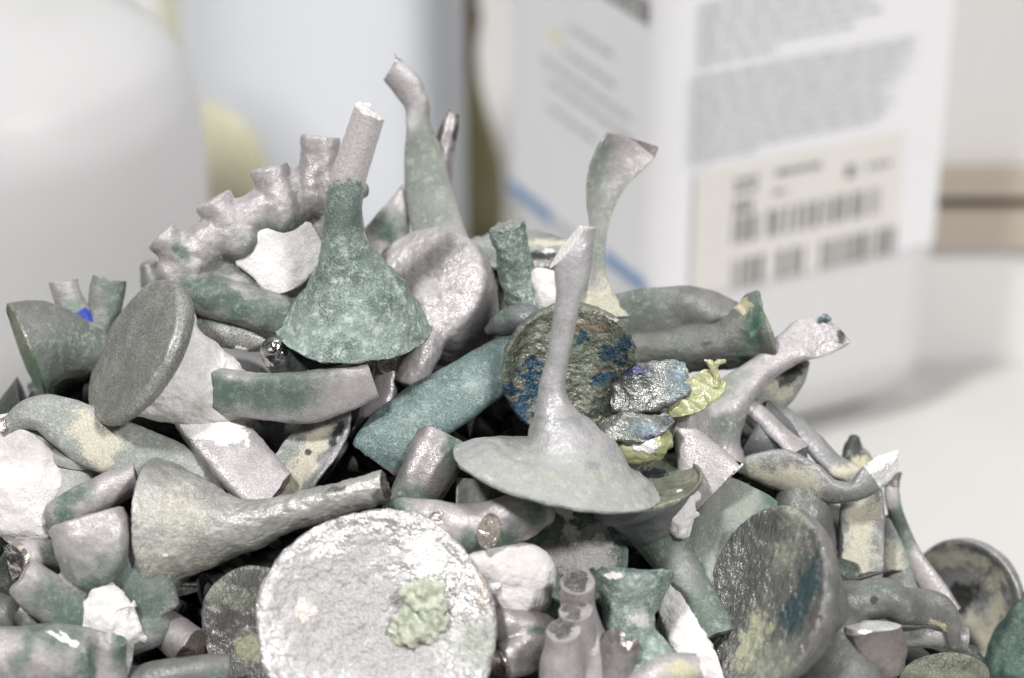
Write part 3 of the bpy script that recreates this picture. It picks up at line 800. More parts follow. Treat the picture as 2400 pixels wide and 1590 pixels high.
# --- left: dark disc with plaster and two flat runners
t = sprue('dark grey oval button with white plaster cone behind and two flat arms, at left')
t.add(loft([(317, 821, 61, 184), (325, 825, 56, 187), (338, 832, 48, 183), (356, 842, 37, 160)], cap0=[(.985, 5), (.95, 8), (.8, 9), (.4, 8), (.02, 8)]), [('button', 'all', M_dark)], [('R', 230, 800, 20, 60), ('-R', 300, 800, 300)], rough=[(4, 120), (1.2, 30), (.9, 9)])
t.add(loft([(362, 846, 30, 160), (370, 851, 28, 150), (392, 866, 24, 126), (450, 897, 0, 104), (505, 925, -20, 92), (548, 945, -40, 80)], cap1='round'), [('plaster_cone', 'all', M_plaster)], [('R', 470, 960, 30, 14)],
      rough=[(8, 90), (5, 36), (2.5, 15)])
t.add(loft([(452, 896, 30, 26, 18), (478, 905, 45, 42, 26), (520, 915, 60, 49, 29), (580, 925, 72, 51, 30), (650, 932, 84, 57, 30), (730, 930, 86, 60, 29), (806, 910, 82, 54, 27), (872, 888, 76, 44, 24)], n=(.02, -.28, .95), e=4.5, cap0='round'),
      [('cut_end', 'cap1', M_pink), ('curved_arm', 'all', M_pink)], [('R', 560, 925, 130, 40), ('R', 700, 890, 90, 26), ('R', 690, 930, 60, 60), ('R', 470, 910, 60, 60), ('-R', 810, 925, 80, 60), ('A', 455, 910, 24, 30)])
t.add(loft([(468, 965, 0, 66, 24), (505, 1012, 28, 70, 26), (560, 1075, 62, 71, 27), (610, 1130, 90, 68, 26), (648, 1168, 106, 62, 24)], n=(.38, .12, .9), e=4.5, end1=jag(4, 16, .25)),
      [('cut_end', 'cap1', M_brown), ('straight_arm', 'all', M_pink)], [('R', 500, 985, 70, 26, 20), ('G', 490, 985, 95, 48, 15)], rough=[(4, 110), (2, 30), (1, 10)])
t.done()

# --- far left cone lying on its side
t = sprue('dark greenish cone lying sideways at the far left edge, rim facing left')
t.add(loft([(64, 823, -60, 122), (84, 816, -66, 117), (120, 812, -76, 101), (165, 815, -90, 80), (215, 826, -108, 62), (275, 838, -130, 46), (330, 848, -155, 40)], cap0=[(.985, 5), (.94, 6), (.9, 0), (.6, -12), (.02, -22)]),
      [('button_face', 'cap0', M_mott2), ('cone', 'all', M_grayd)], [('R', 'all', .33), ('R', 100, 900, 60, 80), ('R', 190, 800, 100, 50), ('-R', 80, 730, 90, 30, 20)], rough=[(4, 110), (2, 34), (1, 12)])
t.done()

t = sprue('forked sprue with two short upright tubes and a blue paint mark at far left')
t.add(loft([(147, 655, -165, 33), (163, 700, -166, 35), (195, 765, -170, 38), (240, 850, -180, 40)], cap0=[(.9, -3), (.4, -8), (.02, -8)], end0=jag(5, 16, .2)), [('tube', 'all', M_bluetube)], [('R', 'all', .34), ('R', 180, 720, 30), ('A', 212, 738, 40, 15, -17)])
t.add(loft([(256, 648, -180, 38, 26), (250, 685, -180, 42, 30), (244, 745, -180, 40, 32), (240, 850, -180, 40, 36)], cap0=[(.9, -3), (.02, -8)], end0=jag(8, 22, .1)), [('tube', 'all', M_gray)], [('R', 275, 700, 26, 60), ('R', 250, 660, 14, 30)])
t.done()
t = sprue('small blurred grey stub just behind the left end of the ring casting', 'tube', 'cut_tube')
t.add(loft([(352, 628, -220, 26), (362, 660, -220, 34), (375, 730, -225, 36)], cap0='round'), [('x', 'all', M_gray)]); t.done()

# --- S-shaped runner at left
t = sprue('long grey S-curved runner with a cream stain, lying under the dark oval button', 'strip', 'flat_runner')
t.add(loft([(-5, 1008, 34, 25, 20), (25, 996, 36, 24, 19), (52, 976, 40, 33, 22), (95, 968, 45, 45, 25), (155, 990, 50, 60, 27), (230, 1032, 54, 72, 28), (315, 1062, 55, 66, 27), (400, 1085, 55, 54, 24), (468, 1118, 52, 40, 20), (520, 1155, 45, 20, 12)], n=(-.12, .45, .88), e=2.4, end0=ridge(.5, 30)),
      [('cut_end', (0, .9), M_cutbrown), ('cut_face', 'cap0', M_cutbrown), ('strip', 'all', M_cream)], [('B', 205, 1005, 44, 34, 40), ('B', 240, 1050, 44, 44), ('R', 120, 990, 90, 60), ('R', 340, 1060, 120, 60), ('-R', 90, 990, 60, 18, 20)])
t.done()

t = sprue('grey tube on a rounded pale button wedged below the S-curved runner at left')
t.add(loft([(180, 1062, 20, 74, 60), (178, 1085, 12, 72, 58), (172, 1125, 25, 54, 46), (160, 1185, 60, 44, 40)], n=(0, .2, 1), cap0=[(.98, 5), (.9, 6), (.02, 0)]), [('button', 'all', M_lgray)], [('R', 200, 1130, 50, 40), ('R', 160, 1060, 60, 60)])
t.add(loft([(140, 1212, 92, 44), (185, 1185, 92, 45), (255, 1148, 84, 41), (328, 1112, 70, 38)], cap0='round', end1=ridge(.4, 60)), [('cut_end', 'cap1', M_cutbrown), ('tube', 'all', M_pink)], [('R', 170, 1165, 50, 24, -30), ('R', 150, 1210, 30, 40)])
t.done()

t = Thing('plaster_lump', 'large white plaster lump at the left edge under the S-curved runner', 'plaster', 'white plaster lumps in the heap')
t.add(loft([(30, 1010, 0, 60, 50), (45, 1080, 20, 92, 70), (55, 1150, 35, 100, 75), (60, 1215, 40, 88, 65), (70, 1280, 30, 55, 40)], n=(0, .2, 1), cap0='round', cap1='round'), [('x', 'all', M_plaster)], [('R', 60, 1040, 100, 40)], rough=[(18, 110), (5, -80), (3, 24), (1.2, 9)])
t.done()

# --- hooked block at lower left
t = sprue('hook-shaped green and grey casting with white plaster in its crook, lower left')
blk = loft([(190, 1205, 185, 84, 58), (215, 1255, 195, 95, 64), (215, 1310, 198, 88, 60), (207, 1352, 196, 62, 48), (204, 1378, 190, 26, 26)], n=(-.1, .2, 1), e=2.6, cap1='round', step=6, planes=[((190, 1216, 200), (-.29, .95, -.1))])
lim = loft([(255, 1250, 165, 60, 46), (300, 1320, 158, 62, 48), (345, 1385, 155, 66, 50), (385, 1440, 155, 40, 40)], n=(.3, .1, 1), e=3.5, cap0='round', step=6)
arm_ = loft([(365, 1468, 165, 44, 40), (300, 1486, 178, 52, 48), (235, 1476, 190, 57, 52), (165, 1440, 204, 57, 52), (100, 1390, 218, 55, 50), (44, 1348, 230, 47, 44)], n=(0, .2, 1), e=2.3, cap0='round', step=6, end1=jag(5, 18))
m_ = merge_bodies([blk, lim, arm_], 4.5, 3)
t.add(m_, [('hook', 'all', M_pink)], [('R', 300, 1400, 150, 90, 20), ('R', 180, 1450, 150, 60, 35), ('R', 280, 1340, 70, 40), ('-R', 200, 1250, 105, 110), ('R', 230, 1370, 50, 26), ('-R', 60, 1350, 50, 40)], rough=[(5, 80), (1.8, 30), (.8, 12)])
t.add(loft([(262, 1362, 208, 8, 14), (252, 1405, 222, 48, 26), (252, 1440, 228, 74, 30), (290, 1475, 226, 50, 26), (335, 1496, 212, 12, 12)], n=(0, .2, 1), cap0='round', cap1='round'), [('plaster_fill', 'all', M_plaster)], rough=[(8, 60), (4, 22), (1.5, 9)])
t.done()

t = sprue('thick green-stained tube with white plaster flecks in the bottom left corner', 'tube', 'cut_tube')
t.add(loft([(-60, 1545, 235, 74), (30, 1552, 255, 84), (110, 1545, 265, 84), (200, 1545, 255, 74), (300, 1565, 235, 62)]), [('x', 'all', M_pink)], [('R', 'all', .5), ('R', 90, 1500, 120, 40), ('R', 170, 1560, 100, 50), ('G', 150, 1496, 38, 10, 25), ('-R', 110, 1560, 60, 44), ('-R', 0, 1520, 50)])
t.done()
t = sprue('smooth round grey stub end blurred at the left edge, above the green tube', 'tube', 'cut_tube')
t.add(loft([(-40, 1450, 120, 58), (0, 1446, 135, 56), (22, 1445, 142, 46)], cap1='round'), [('x', 'all', M_grayd)]); t.done()
t = sprue('small greenish grey stub between the hooked casting and the corner tube', 'tube', 'cut_tube')
t.add(loft([(45, 1430, 165, 26), (75, 1455, 172, 32), (130, 1480, 180, 34)], end0=jag(4, 14)), [('x', 'all', M_grayd)], [('R', 110, 1480, 40)]); t.done()
t = sprue('short upright grey tube with torn green rim at the bottom left', 'tube', 'cut_tube')
t.add(loft([(253, 1494, 318, 42), (252, 1530, 308, 43), (254, 1580, 296, 43), (256, 1660, 280, 44)], cap0=[(.85, -4), (.5, -14), (.02, -14)], end0=jag(6, 14, .1)), [('torn_end', 'cap0', M_pink), ('tube', 'all', M_pink)], [('R', 285, 1510, 22, 60), ('R', 215, 1560, 14, 60)]); t.done()
t = sprue('cylinder with shiny faceted cut end pointing out at the left edge', 'tube', 'cut_tube')
t.add(loft([(150, 1305, 110, 36), (105, 1303, 128, 37), (65, 1308, 150, 40), (18, 1320, 178, 42)], end1=ridge(.55, 70)), [('cut_end', 'cap1', M_cut), ('cut_side', (2.2, 99), M_cutbrown), ('tube', 'all', M_pink)], [('R', 130, 1290, 30)]); t.done()
t = sprue('dark rough striped disc tucked behind the big silvery disc, bottom left')
t.add(loft([(598, 1470, 195, 142), (610, 1467, 172, 134), (640, 1455, 130, 90), (690, 1440, 80, 46)], cap0=FACE), [('button_face', 'cap0', M_stria), ('button', 'all', M_slate)], [('B', 590, 1515, 34, 32), ('R', 500, 1370, 40, 40), ('R', 560, 1400, 50, 20)], rough=[(6, 100), (4, 34), (2, 13)]); t.done()
t = sprue('short stubby cylinder with dark cut face below the hooked casting', 'tube', 'cut_tube')
t.add(loft([(385, 1470, 120, 44), (415, 1495, 150, 50), (458, 1528, 186, 50)], end1=ridge(.35, 10)), [('cut_end', 'cap1', M_cutbrown), ('tube', 'all', M_pinkd)]); t.done()
t = sprue('bent grey tube along the bottom edge left of the big silvery disc', 'tube', 'cut_tube')
t.add(loft([(300, 1625, 250, 52), (370, 1598, 262, 50), (440, 1582, 268, 44), (505, 1572, 268, 40), (538, 1572, 266, 37)]), [('cut_end', 'cap1', M_cutdark), ('tube', 'all', M_grayd)], [('R', 520, 1590, 30)]); t.done()

# --- big silvery disc at the front
t = sprue('big bright silvery disc facing the viewer at the bottom, with yellow-green residue')
t.add(loft([(882, 1468, 330, 282), (881, 1476, 296, 276), (879, 1490, 240, 205), (876, 1505, 175, 110), (872, 1520, 90, 62)], cap0=[(.992, 8), (.97, 13), (.93, 14), (.85, 6), (.7, -8), (.4, -26), (.02, -34)]),
      [('button_face', 'cap0', M_silver), ('button', 'all', M_silver)],
      [('R', 1115, 1500, 60, 50), ('G', 1005, 1298, 50, 40), ('G', 985, 1340, 20, 16), ('A', 1128, 1370, 14, 40, 10), ('A', 715, 1430, 20, 20), ('B', 850, 1480, 180, 130, 20), ('B', 800, 1330, 130, 40, -15)],
      rough=[(10, 160), (6, 56), (3, 20), (1.2, 9)])
t.add(loft([(918, 1472, 308, 20, 6), (945, 1470, 308, 44, 14), (980, 1468, 308, 48, 14), (1018, 1455, 308, 38, 12), (1040, 1440, 308, 16, 6)], cap0='round', cap1='round', n=(0, .1, 1)), [('flux_residue', 'all', M_paleflux)], [('R', 970, 1450, 50, 20)], rough=[(12, 50), (9, -26), (4, 12), (1.5, 6)])
t.add(loft([(945, 1385, 308, 10, 6), (972, 1390, 308, 32, 12), (1010, 1402, 308, 34, 12), (1040, 1422, 308, 22, 8)], cap0='round', cap1='round', n=(0, .1, 1)), [('flux_residue', 'all', M_paleflux)], rough=[(12, 46), (9, -24), (4, 12), (1.5, 6)])
t.done()

# --- silver-olive cone at left with long stem
t = sprue('rough olive-grey cone lying sideways, long stem pointing right under the blue-green strip')
t.add(loft([(382, 1233, 88, 160), (400, 1232, 94, 152), (432, 1232, 106, 130), (475, 1235, 120, 106), (528, 1237, 136, 80), (590, 1230, 154, 58), (675, 1205, 172, 46), (770, 1176, 190, 42), (905, 1140, 212, 37)], cap0=[(.985, 6), (.93, 8), (.02, -10)], end1=jag(3, 16)),
      [('cone', (0, 4.4), M_olive), ('button_face', 'cap0', M_olive), ('cut_end', 'cap1', M_cutdark), ('stem', 'all', M_olive)],
      [('R', 400, 1310, 70, 60), ('R', 420, 1200, 60, 60), ('G', 388, 1302, 8, 6), ('A', 785, 1148, 26, 8, -15), ('A', 900, 1165, 30, 16)],
      rough=[(6, 120), (3, 34), (1.6, 14), (1.0, 7)])
t.done()

t = sprue('pinkish thick runner with dark top edge rising behind the cone stem', 'strip', 'flat_runner')
t.add(loft([(1040, 1028, 50, 60, 46), (1022, 1070, 66, 66, 48), (990, 1135, 84, 62, 46), (950, 1210, 82, 54, 40)], n=(.2, .2, .95), e=2.6), [('cut_end', 'cap0', M_cutbrown), ('runner', 'all', M_pinkd)], [('R', 960, 1165, 60, 30), ('R', 1060, 1050, 20, 50)]); t.done()
t = sprue('curled grey leaf-like scrap with a cream stripe left of the blue-green strip', 'strip', 'flat_runner')
t.add(loft([(803, 955, -5, 22, 10), (785, 1000, 12, 44, 12), (742, 1055, 32, 66, 13), (700, 1110, 44, 66, 13), (685, 1170, 38, 46, 11)], n=(-.35, .25, .9), e=2.5, cup=.35), [('strip', 'all', M_cream)], [('B', 735, 1050, 26, 90, 35), ('B', 690, 1130, 24, 40, 20), ('R', 660, 1090, 50, 40), ('A', 720, 1060, 10), ('A', 790, 1020, 10, 40, 20)], rough=[(6, 80), (2.5, 26), (1, 10)]); t.done()

# --- finger-like tube with a branch cut off
t = sprue('finger-shaped grey tube with a two-faceted cut scar, right above the silvery disc', 'tube', 'cut_tube')
t.add(loft([(898, 1186, 172, 14, 8), (930, 1192, 180, 24, 18), (985, 1210, 192, 42, 34), (1050, 1230, 205, 54, 46), (1120, 1238, 212, 60, 50), (1190, 1220, 214, 60, 50), (1240, 1203, 208, 52, 45), (1272, 1194, 200, 40, 38)], n=(0, .1, 1), cap1='round'),
      [('tube', 'all', M_pink)], [('R', 1260, 1195, 34, 40), ('R', 1190, 1260, 34, 30), ('R', 1110, 1270, 50, 24), ('R', 930, 1190, 30)], rough=[(6, 90), (2.5, 34), (1, 12)])
t.add(loft([(1148, 1238, 236, 28, 42), (1145, 1250, 276, 27, 40)], n=(.25, 1, 0), end1=ridge(.55, 0)), [('cut_scar', 'all', M_scar)], rough=[(1, 12)])
t.add(loft([(1026, 1218, 220, 26), (1034, 1228, 246, 27)], end1=ridge(.3, 85)), [('cut_scar', 'all', M_scar)], rough=[(1, 12)])
t.done()
t = Thing('plaster_lump', 'smooth white plaster lump right of the silvery disc, under the finger-shaped tube', 'plaster', 'white plaster lumps in the heap')
t.add(loft([(1105, 1275, 170, 30, 30), (1150, 1310, 190, 62, 50), (1205, 1345, 200, 86, 62), (1210, 1390, 195, 76, 56), (1190, 1440, 185, 48, 40)], n=(0, .1, 1), cap0='round', cap1='round'), [('x', 'all', M_plaster)], [('R', 'all', .38)], rough=[(16, 90), (5, -60), (2.5, 22), (1.2, 9)]); t.done()
t = sprue('dark green button flecked with white and silver, below the pale grey flat cone')
t.add(loft([(1345, 1288, 110, 132), (1340, 1295, 78, 124), (1325, 1330, 40, 76), (1290, 1400, 30, 52), (1260, 1450, 40, 46)], cap0=FACE), [('button_face', 'cap0', M_green), ('button', 'all', M_green)], [('G', 1338, 1252, 22, 26), ('G', 1320, 1195, 30, 14, 40), ('B', 1395, 1290, 60, 60), ('B', 1310, 1300, 40, 30), ('G', 1400, 1260, 14), ('R', 1290, 1260, 60, 40), ('B', 1400, 1240, 30, 20)], rough=[(7, 90), (3, 30), (1.5, 12)]); t.done()

# --- dark flanged button with stem down right and a plaster patch
t = sprue('dark olive flanged button facing up with a green stem running down right')
t.add(loft([(1508, 1138, 112, 141), (1510, 1148, 108, 139), (1520, 1174, 98, 118), (1532, 1208, 90, 96), (1548, 1250, 86, 74), (1572, 1300, 92, 57), (1605, 1360, 108, 50), (1645, 1430, 128, 50), (1682, 1498, 150, 49)], cap0=[(.99, 5), (.96, 6), (.92, -2), (.6, -8), (.02, -10)], end1=jag(4, 18, -.15)),
      [('button_face', 'cap0', M_mott2), ('button', (0, 4.2), M_slate), ('cut_end', 'cap1', M_gray), ('stem', 'all', M_gray)], [('R', 1630, 1300, 40, 60, -20), ('R', 1680, 1380, 30, 80, -25), ('R', 1700, 1450, 40, 30), ('R', 'u', 4.0, 99), ('-R', 1610, 1340, 40, 50), ('A', 1530, 1110, 30, 12), ('A', 1500, 1160, 40, 14), ('R', 1590, 1090, 40, 14)])
t.add(loft([(1626, 1166, 120, 10, 10), (1604, 1188, 150, 40, 20), (1596, 1216, 150, 36, 20), (1606, 1256, 142, 15, 12)], n=(.25, -.1, .9), cap0='round', cap1='round'), [('plaster_patch', 'all', M_plaster)], rough=[(10, 40), (5, 18), (1.5, 8)])
t.done()
t = sprue('pale green flared cup with a narrow waist at the bottom centre')
t.add(loft([(1482, 1336, 214, 99), (1481, 1354, 217, 95), (1478, 1395, 224, 78), (1474, 1440, 234, 60), (1480, 1485, 244, 56), (1502, 1540, 254, 74), (1530, 1610, 262, 108)], cap0=[(.97, 4), (.92, -4), (.02, -40)], end0=jag(7, 26)), [('cup', 'all', M_green)], [('R', 'all', .47), ('R', 1480, 1370, 80, 30), ('G', 1440, 1350, 20, 8), ('B', 1500, 1450, 24, 16), ('R', 1540, 1520, 50, 30)], rough=[(4, 90), (2.5, 30), (1.4, 12)]); t.done()
t = Thing('plaster_lump', 'long white plaster shard standing right of the flared green cup', 'plaster', 'white plaster lumps in the heap')
t.add(loft([(1562, 1375, 130, 14, 12), (1582, 1425, 150, 40, 20), (1604, 1475, 172, 48, 22), (1635, 1540, 195, 42, 22), (1670, 1620, 215, 40, 20)], n=(-.2, .2, .95), cap0='round', e=3), [('x', 'all', M_plaster)], rough=[(12, 70), (5, 26), (1.5, 10)]); t.done()

# --- cluster of three tubes
t = sprue('cluster of three pinkish tubes with dark split cut ends at the bottom centre')
tubes = [loft([(1353, 1364, 335, 41), (1353, 1412, 296, 41), (1358, 1460, 290, 46), (1372, 1530, 285, 60), (1376, 1640, 270, 66)], step=6),
         loft([(1349, 1432, 352, 39), (1352, 1468, 328, 42), (1362, 1530, 300, 46)], step=6, cap1='round'),
         loft([(1320, 1477, 384, 41), (1320, 1514, 358, 44), (1316, 1560, 345, 50), (1312, 1650, 330, 56)], step=6)]
for tb in tubes: t.add(tb, [('tube', 'all', M_pink)], rough=[(4, 80), (1.5, 30), (.7, 12)])
for (x, y, d, r) in ((1353, 1364, 334, 35), (1349, 1432, 351, 33), (1320, 1477, 383, 35)):
    t.add(loft([(x, y + 12, d - 11, r), (x, y - 3, d + 3, r)], end1=ridge(.16, 8), cap1='flat'), [('cut_end', 'all', M_cutdark)], rough=[(1.5, 10)])
t.done()
t = sprue('pinkish grainy tube with a torn notch on top, bottom centre right', 'tube', 'cut_tube')
t.add(loft([(1462, 1494, 335, 44), (1452, 1530, 318, 46), (1440, 1580, 300, 47), (1425, 1660, 280, 48)], cap0=[(.85, -4), (.5, -20), (.02, -22)], end0=jag(8, 20, .18)), [('torn_end', 'cap0', M_brown), ('tube', 'all', M_pinkd)]); t.done()
t = sprue('stubby pinkish piece at the bottom edge in front of the plaster shard', 'tube', 'cut_tube')
t.add(loft([(1490, 1625, 300, 52), (1545, 1590, 312, 52), (1600, 1572, 310, 44), (1640, 1562, 305, 32)], end1=jag(4, 14)), [('x', 'all', M_pink)], [('B', 1600, 1570, 40, 20)]); t.done()
t = sprue('bent pinkish elbow tube with open dark end right of the silvery disc', 'tube', 'cut_tube')
t.add(merge_bodies([loft([(1120, 1468, 190, 44), (1180, 1462, 205, 48), (1245, 1480, 212, 52), (1300, 1510, 205, 44)], cap0='round', cap1='round', step=6), loft([(1260, 1490, 215, 54), (1225, 1530, 232, 52), (1178, 1552, 252, 42)], cap0='round', step=6)], 5, 5),
      [('elbow', 'all', M_pinkd)], [('R', 1262, 1478, 24, 12)])
t.add(loft([(1186, 1549, 248, 34), (1166, 1557, 262, 34)], cap1=[(.85, -6), (.02, -22)]), [('open_end', 'all', M_cutbrown)], rough=[(1, 10)])
t.done()

# --- right dark striated disc with arm
t = sprue('large dark striated oval disc at right, with yellow-green patch and hooked arm behind')
t.add(loft([(1795, 1402, 250, 220), (1806, 1405, 243, 221), (1830, 1413, 228, 202), (1875, 1425, 200, 148), (1930, 1440, 172, 96)], cap0=[(.985, 6), (.95, 9), (.88, 6), (.6, -4), (.02, -12)]),
      [('button_face', 'cap0', M_stria), ('button', 'all', M_grayd)], [('R', 1868, 1210, 30, 50, -20), ('R', 1835, 1300, 26, 40, 20), ('A', 1895, 1370, 22, 70, 15), ('A', 1860, 1440, 26, 50, 20), ('B', 1760, 1500, 24, 80, 22), ('R', 1790, 1560, 60, 50)], rough=[(6, 120), (3.4, 40), (1.8, 15)], )
arm = loft([(1900, 1440, 165, 66), (1975, 1418, 166, 56), (2040, 1408, 164, 46), (2075, 1402, 162, 46), (2110, 1418, 158, 43), (2160, 1420, 150, 44, 22), (2204, 1432, 142, 38, 14), (2230, 1464, 136, 26, 11), (2235, 1516, 130, 14, 9)], cap0='round', cap1='round', step=6)
low = loft([(1930, 1430, 165, 76), (1945, 1490, 182, 92), (1958, 1560, 200, 112), (1965, 1640, 214, 140)], step=6)
t.add(merge_bodies([arm, low], 5, 5), [('hooked_arm', 'all', M_grayd)], [('B', 2190, 1470, 24, 14), ('A', 2048, 1404, 10), ('R', 2060, 1375, 40, 14)])
t.done()
t = sprue('short brown cylinder with one shiny slanted cut face at lower right', 'tube', 'cut_tube')
t.add(loft([(2043, 1464, 262, 68, 44), (2050, 1490, 256, 68, 46), (2064, 1530, 246, 66, 46), (2072, 1566, 238, 52, 38)], n=(.1, .3, .95), cap1='round', end0=lambda a, b_: .32 * a - 4), [('cut_end', 'cap0', M_cutbright), ('cylinder', 'all', M_brown)]); t.done()
t = sprue('mottled green disc rim at the bottom right edge, facing up')
t.add(loft([(2212, 1590, 90, 106), (2214, 1604, 84, 104), (2220, 1660, 60, 60)], cap0=FACE), [('button_face', 'cap0', M_mott2), ('button', 'all', M_slate)]); t.done()
t = sprue('cream-stained round cup leaning out of focus at the far right')
t.add(loft([(2262, 1412, -330, 152), (2272, 1408, -345, 150), (2300, 1398, -385, 110), (2340, 1385, -440, 60)], cap0=[(.98, 5), (.93, 5), (.8, -10), (.5, -30), (.02, -40)]), [('cup_face', 'cap0', M_cream), ('cup', 'all', M_gray)], [('B', 2250, 1310, 80, 26, 10), ('B', 2330, 1420, 26, 90), ('B', 2260, 1500, 70, 60), ('A', 2240, 1400, 50, 40), ('-B', 2255, 1390, 70, 50)]); t.done()
t = sprue('dark green lump cut off by the right edge of the picture', 'lump', 'casting_lump')
t.add(loft([(2408, 1400, -240, 20), (2396, 1450, -230, 44), (2385, 1530, -215, 66), (2380, 1630, -200, 90)], cap0='round'), [('x', 'all', M_dgreen)], [('R', 'all', .3)], rough=[(12, 70), (5, 30)]); t.done()
t = sprue('upright cream-coated strip at right, below the curled shoe-shaped strip', 'strip', 'flat_runner')
t.add(loft([(2022, 1140, -150, 42, 13), (2020, 1220, -145, 54, 15), (2014, 1300, -138, 58, 15), (2008, 1400, -128, 60, 15)], n=(-.1, .2, .97), e=3, cup=.1), [('strip', 'all', M_cream)], [('B', 2018, 1250, 34, 150), ('B', 2000, 1340, 36, 70), ('A', 1968, 1290, 6, 90)], rough=[(5, 90), (2, 30)]); t.done()
t = sprue('curled shoe-shaped strip with cream underside and a bright pointed cut tip', 'strip', 'flat_runner')
t.add(loft([(1722, 1093, -78, 14, 10), (1770, 1098, -72, 36, 10), (1830, 1108, -68, 54, 10), (1895, 1134, -66, 48, 11), (1950, 1156, -64, 30, 14), (1998, 1156, -62, 24, 15), (2042, 1128, -66, 36, 11), (2078, 1094, -74, 32, 8), (2104, 1058, -82, 5, 4)], n=(0, -.45, .9), e=3.6, cup=-.25),
      [('cut_tip', (6.1, 200), M_cutbright), ('strip', 'all', M_cream)], [('B', 1850, 1132, 95, 34, 15), ('-B', 1960, 1150, 50), ('R', 1750, 1100, 40)]); t.done()
t = sprue('curved pale rod with a burnt broken end left of the shoe-shaped strip', 'rod', 'runner_rod')
t.add(loft([(1725, 935, -130, 20, 14), (1775, 968, -124, 23, 13), (1822, 1012, -116, 25, 12), (1878, 1062, -106, 32, 9)], n=(.2, .5, .8), end1=jag(5, 14, -.2)), [('broken_end', 'cap1', M_cutdark), ('rod', 'all', M_pink)]); t.done()
t = sprue('grey rod curving behind the pale rod down to the shoe-shaped strip', 'rod', 'runner_rod')
t.add(loft([(1770, 950, -215, 18, 12), (1840, 976, -212, 24, 12), (1900, 1032, -205, 26, 12), (1950, 1088, -198, 27, 12), (2020, 1125, -190, 24, 12)], n=(.2, .5, .85), e=3.2), [('x', 'all', M_cream)], [('B', 1985, 1110, 40, 20)]); t.done()
t = sprue('pale grey stem flaring to a torn blade with a blue fleck, pointing up right')
t.add(loft([(1990, 803, -160, 2, 2, (-.1, .25, .96)), (1972, 799, -158, 20, 4, (-.1, .25, .96)), (1942, 794, -154, 42, 5, (-.1, .25, .96)), (1898, 794, -150, 52, 8, (0, .3, .95)), (1848, 818, -144, 40, 20, (.1, .5, .85)), (1790, 862, -134, 34, 28), (1735, 910, -122, 44, 38), (1690, 960, -108, 64, 52), (1655, 1010, -100, 92, 70), (1640, 1050, -98, 116, 80)], n=(.2, .6, .75), e=2.6),
      [('blade', (0, 3.2), M_pinksage), ('torn_end', 'cap0', M_brown), ('stem', 'all', M_pinksage)], [('R', 1690, 900, 60, 40, -40), ('R', 1700, 1000, 40, 30), ('A', 1970, 790, 12, 14)], rough=[(5, 90), (1.4, 30), (.5, 12)])
t.add(loft([(1922, 752, -150, 6), (1932, 744, -148, 9), (1944, 748, -148, 6)], cap0='round', cap1='round'), [('blue_fleck', 'all', M_slag)], [('R', 'all', .9)], rough=[(4, 12)]); t.done()
t = sprue('pinkish grainy blade with a diagonal cut edge, right of the flanged button', 'strip', 'flat_runner')
t.add(loft([(1606, 970, 0, 25, 22), (1610, 1015, 18, 31, 25), (1630, 1062, 40, 50, 26), (1660, 1110, 58, 72, 24), (1690, 1170, 70, 84, 20), (1720, 1230, 80, 90, 18)], n=(-.15, .25, .95), e=2.6, planes=[((1676, 1152, 60), (.70, -.70, .08))]),
      [('cut_edge', 'cap1', M_brown), ('blade', 'all', M_pink)], [('A', 1622, 1200, 14, 12)]); t.done()

# --- back row
t = sprue('broad grey strip with curled end lying across behind the spotted button', 'strip', 'flat_runner')
t.add(loft([(1385, 735, -210, 52, 24), (1440, 748, -202, 60, 14), (1520, 740, -196, 62, 13), (1600, 730, -192, 58, 12), (1665, 716, -188, 46, 10, (.1, .6, .8)), (1738, 726, -190, 26, 7, (.2, .8, .5))], n=(.05, -.1, 1), e=4, cup=-.22), [('strip', 'all', M_grayd)],
      [('R', 1480, 720, 80, 40), ('B', 1395, 735, 30, 50)], rough=[(8, 120), (2, 40), (.6, 14)]); t.done()
t = sprue('tall slender blade with a spoon-shaped top standing behind at centre right')
t.add(loft([(1402, 745, -215, 66, 40), (1400, 700, -215, 40, 32), (1396, 655, -214, 24, 20), (1398, 600, -212, 17, 15), (1400, 540, -210, 23, 9), (1406, 470, -208, 38, 7), (1422, 408, -204, 54, 6), (1450, 362, -200, 62, 5), (1480, 325, -196, 66, 4)], n=(.25, -.25, .93), e=4, cup=.38, end1=slope(.42)),
      [('flared_base', (0, 2), M_cream), ('torn_edge', 'cap1', M_brown), ('blade', 'all', M_pinksage)], [('R', 1390, 420, 30, 90), ('R', 1405, 580, 40, 80), ('R', 1400, 340, 30, 40), ('B', 1400, 720, 60, 60), ('R', 1440, 470, 12, 60, 30)], rough=[(3, 100), (1, 30)]); t.done()
t = sprue('tall twisted ribbon with rolled tip, standing behind the green cone')
t.add(loft([(1045, 580, -270, 60, 40, (0, 0, 1)), (1022, 520, -268, 60, 16, (0, 0, 1)), (1006, 440, -265, 54, 8, (.1, 0, 1)), (998, 360, -262, 47, 7, (.3, 0, 1)), (990, 295, -258, 36, 7, (.6, .1, .75)), (975, 245, -252, 30, 7, (-.2, .4, .9)), (948, 200, -246, 35, 6, (-.45, .35, .8)), (915, 160, -240, 33, 5, (-.5, .4, .75))], e=4, cup=-.35, end1=slope(.35)),
      [('torn_edge', 'cap1', M_brown), ('ribbon', 'all', M_pinksage)], [('R', 985, 400, 60, 140), ('R', 1010, 500, 60, 80), ('-R', 950, 200, 60, 60), ('R', 1015, 320, 30, 50)], rough=[(4, 100), (1, 30)])
t.add(loft([(924, 150, -240, 2.2), (928, 134, -240, 1.6), (925, 125, -240, 1)], seg=8), [('burr', 'all', M_brown)], rough=None)
t.done()
t = sprue('short pinkish stub blurred behind the twisted ribbon', 'tube', 'cut_tube')
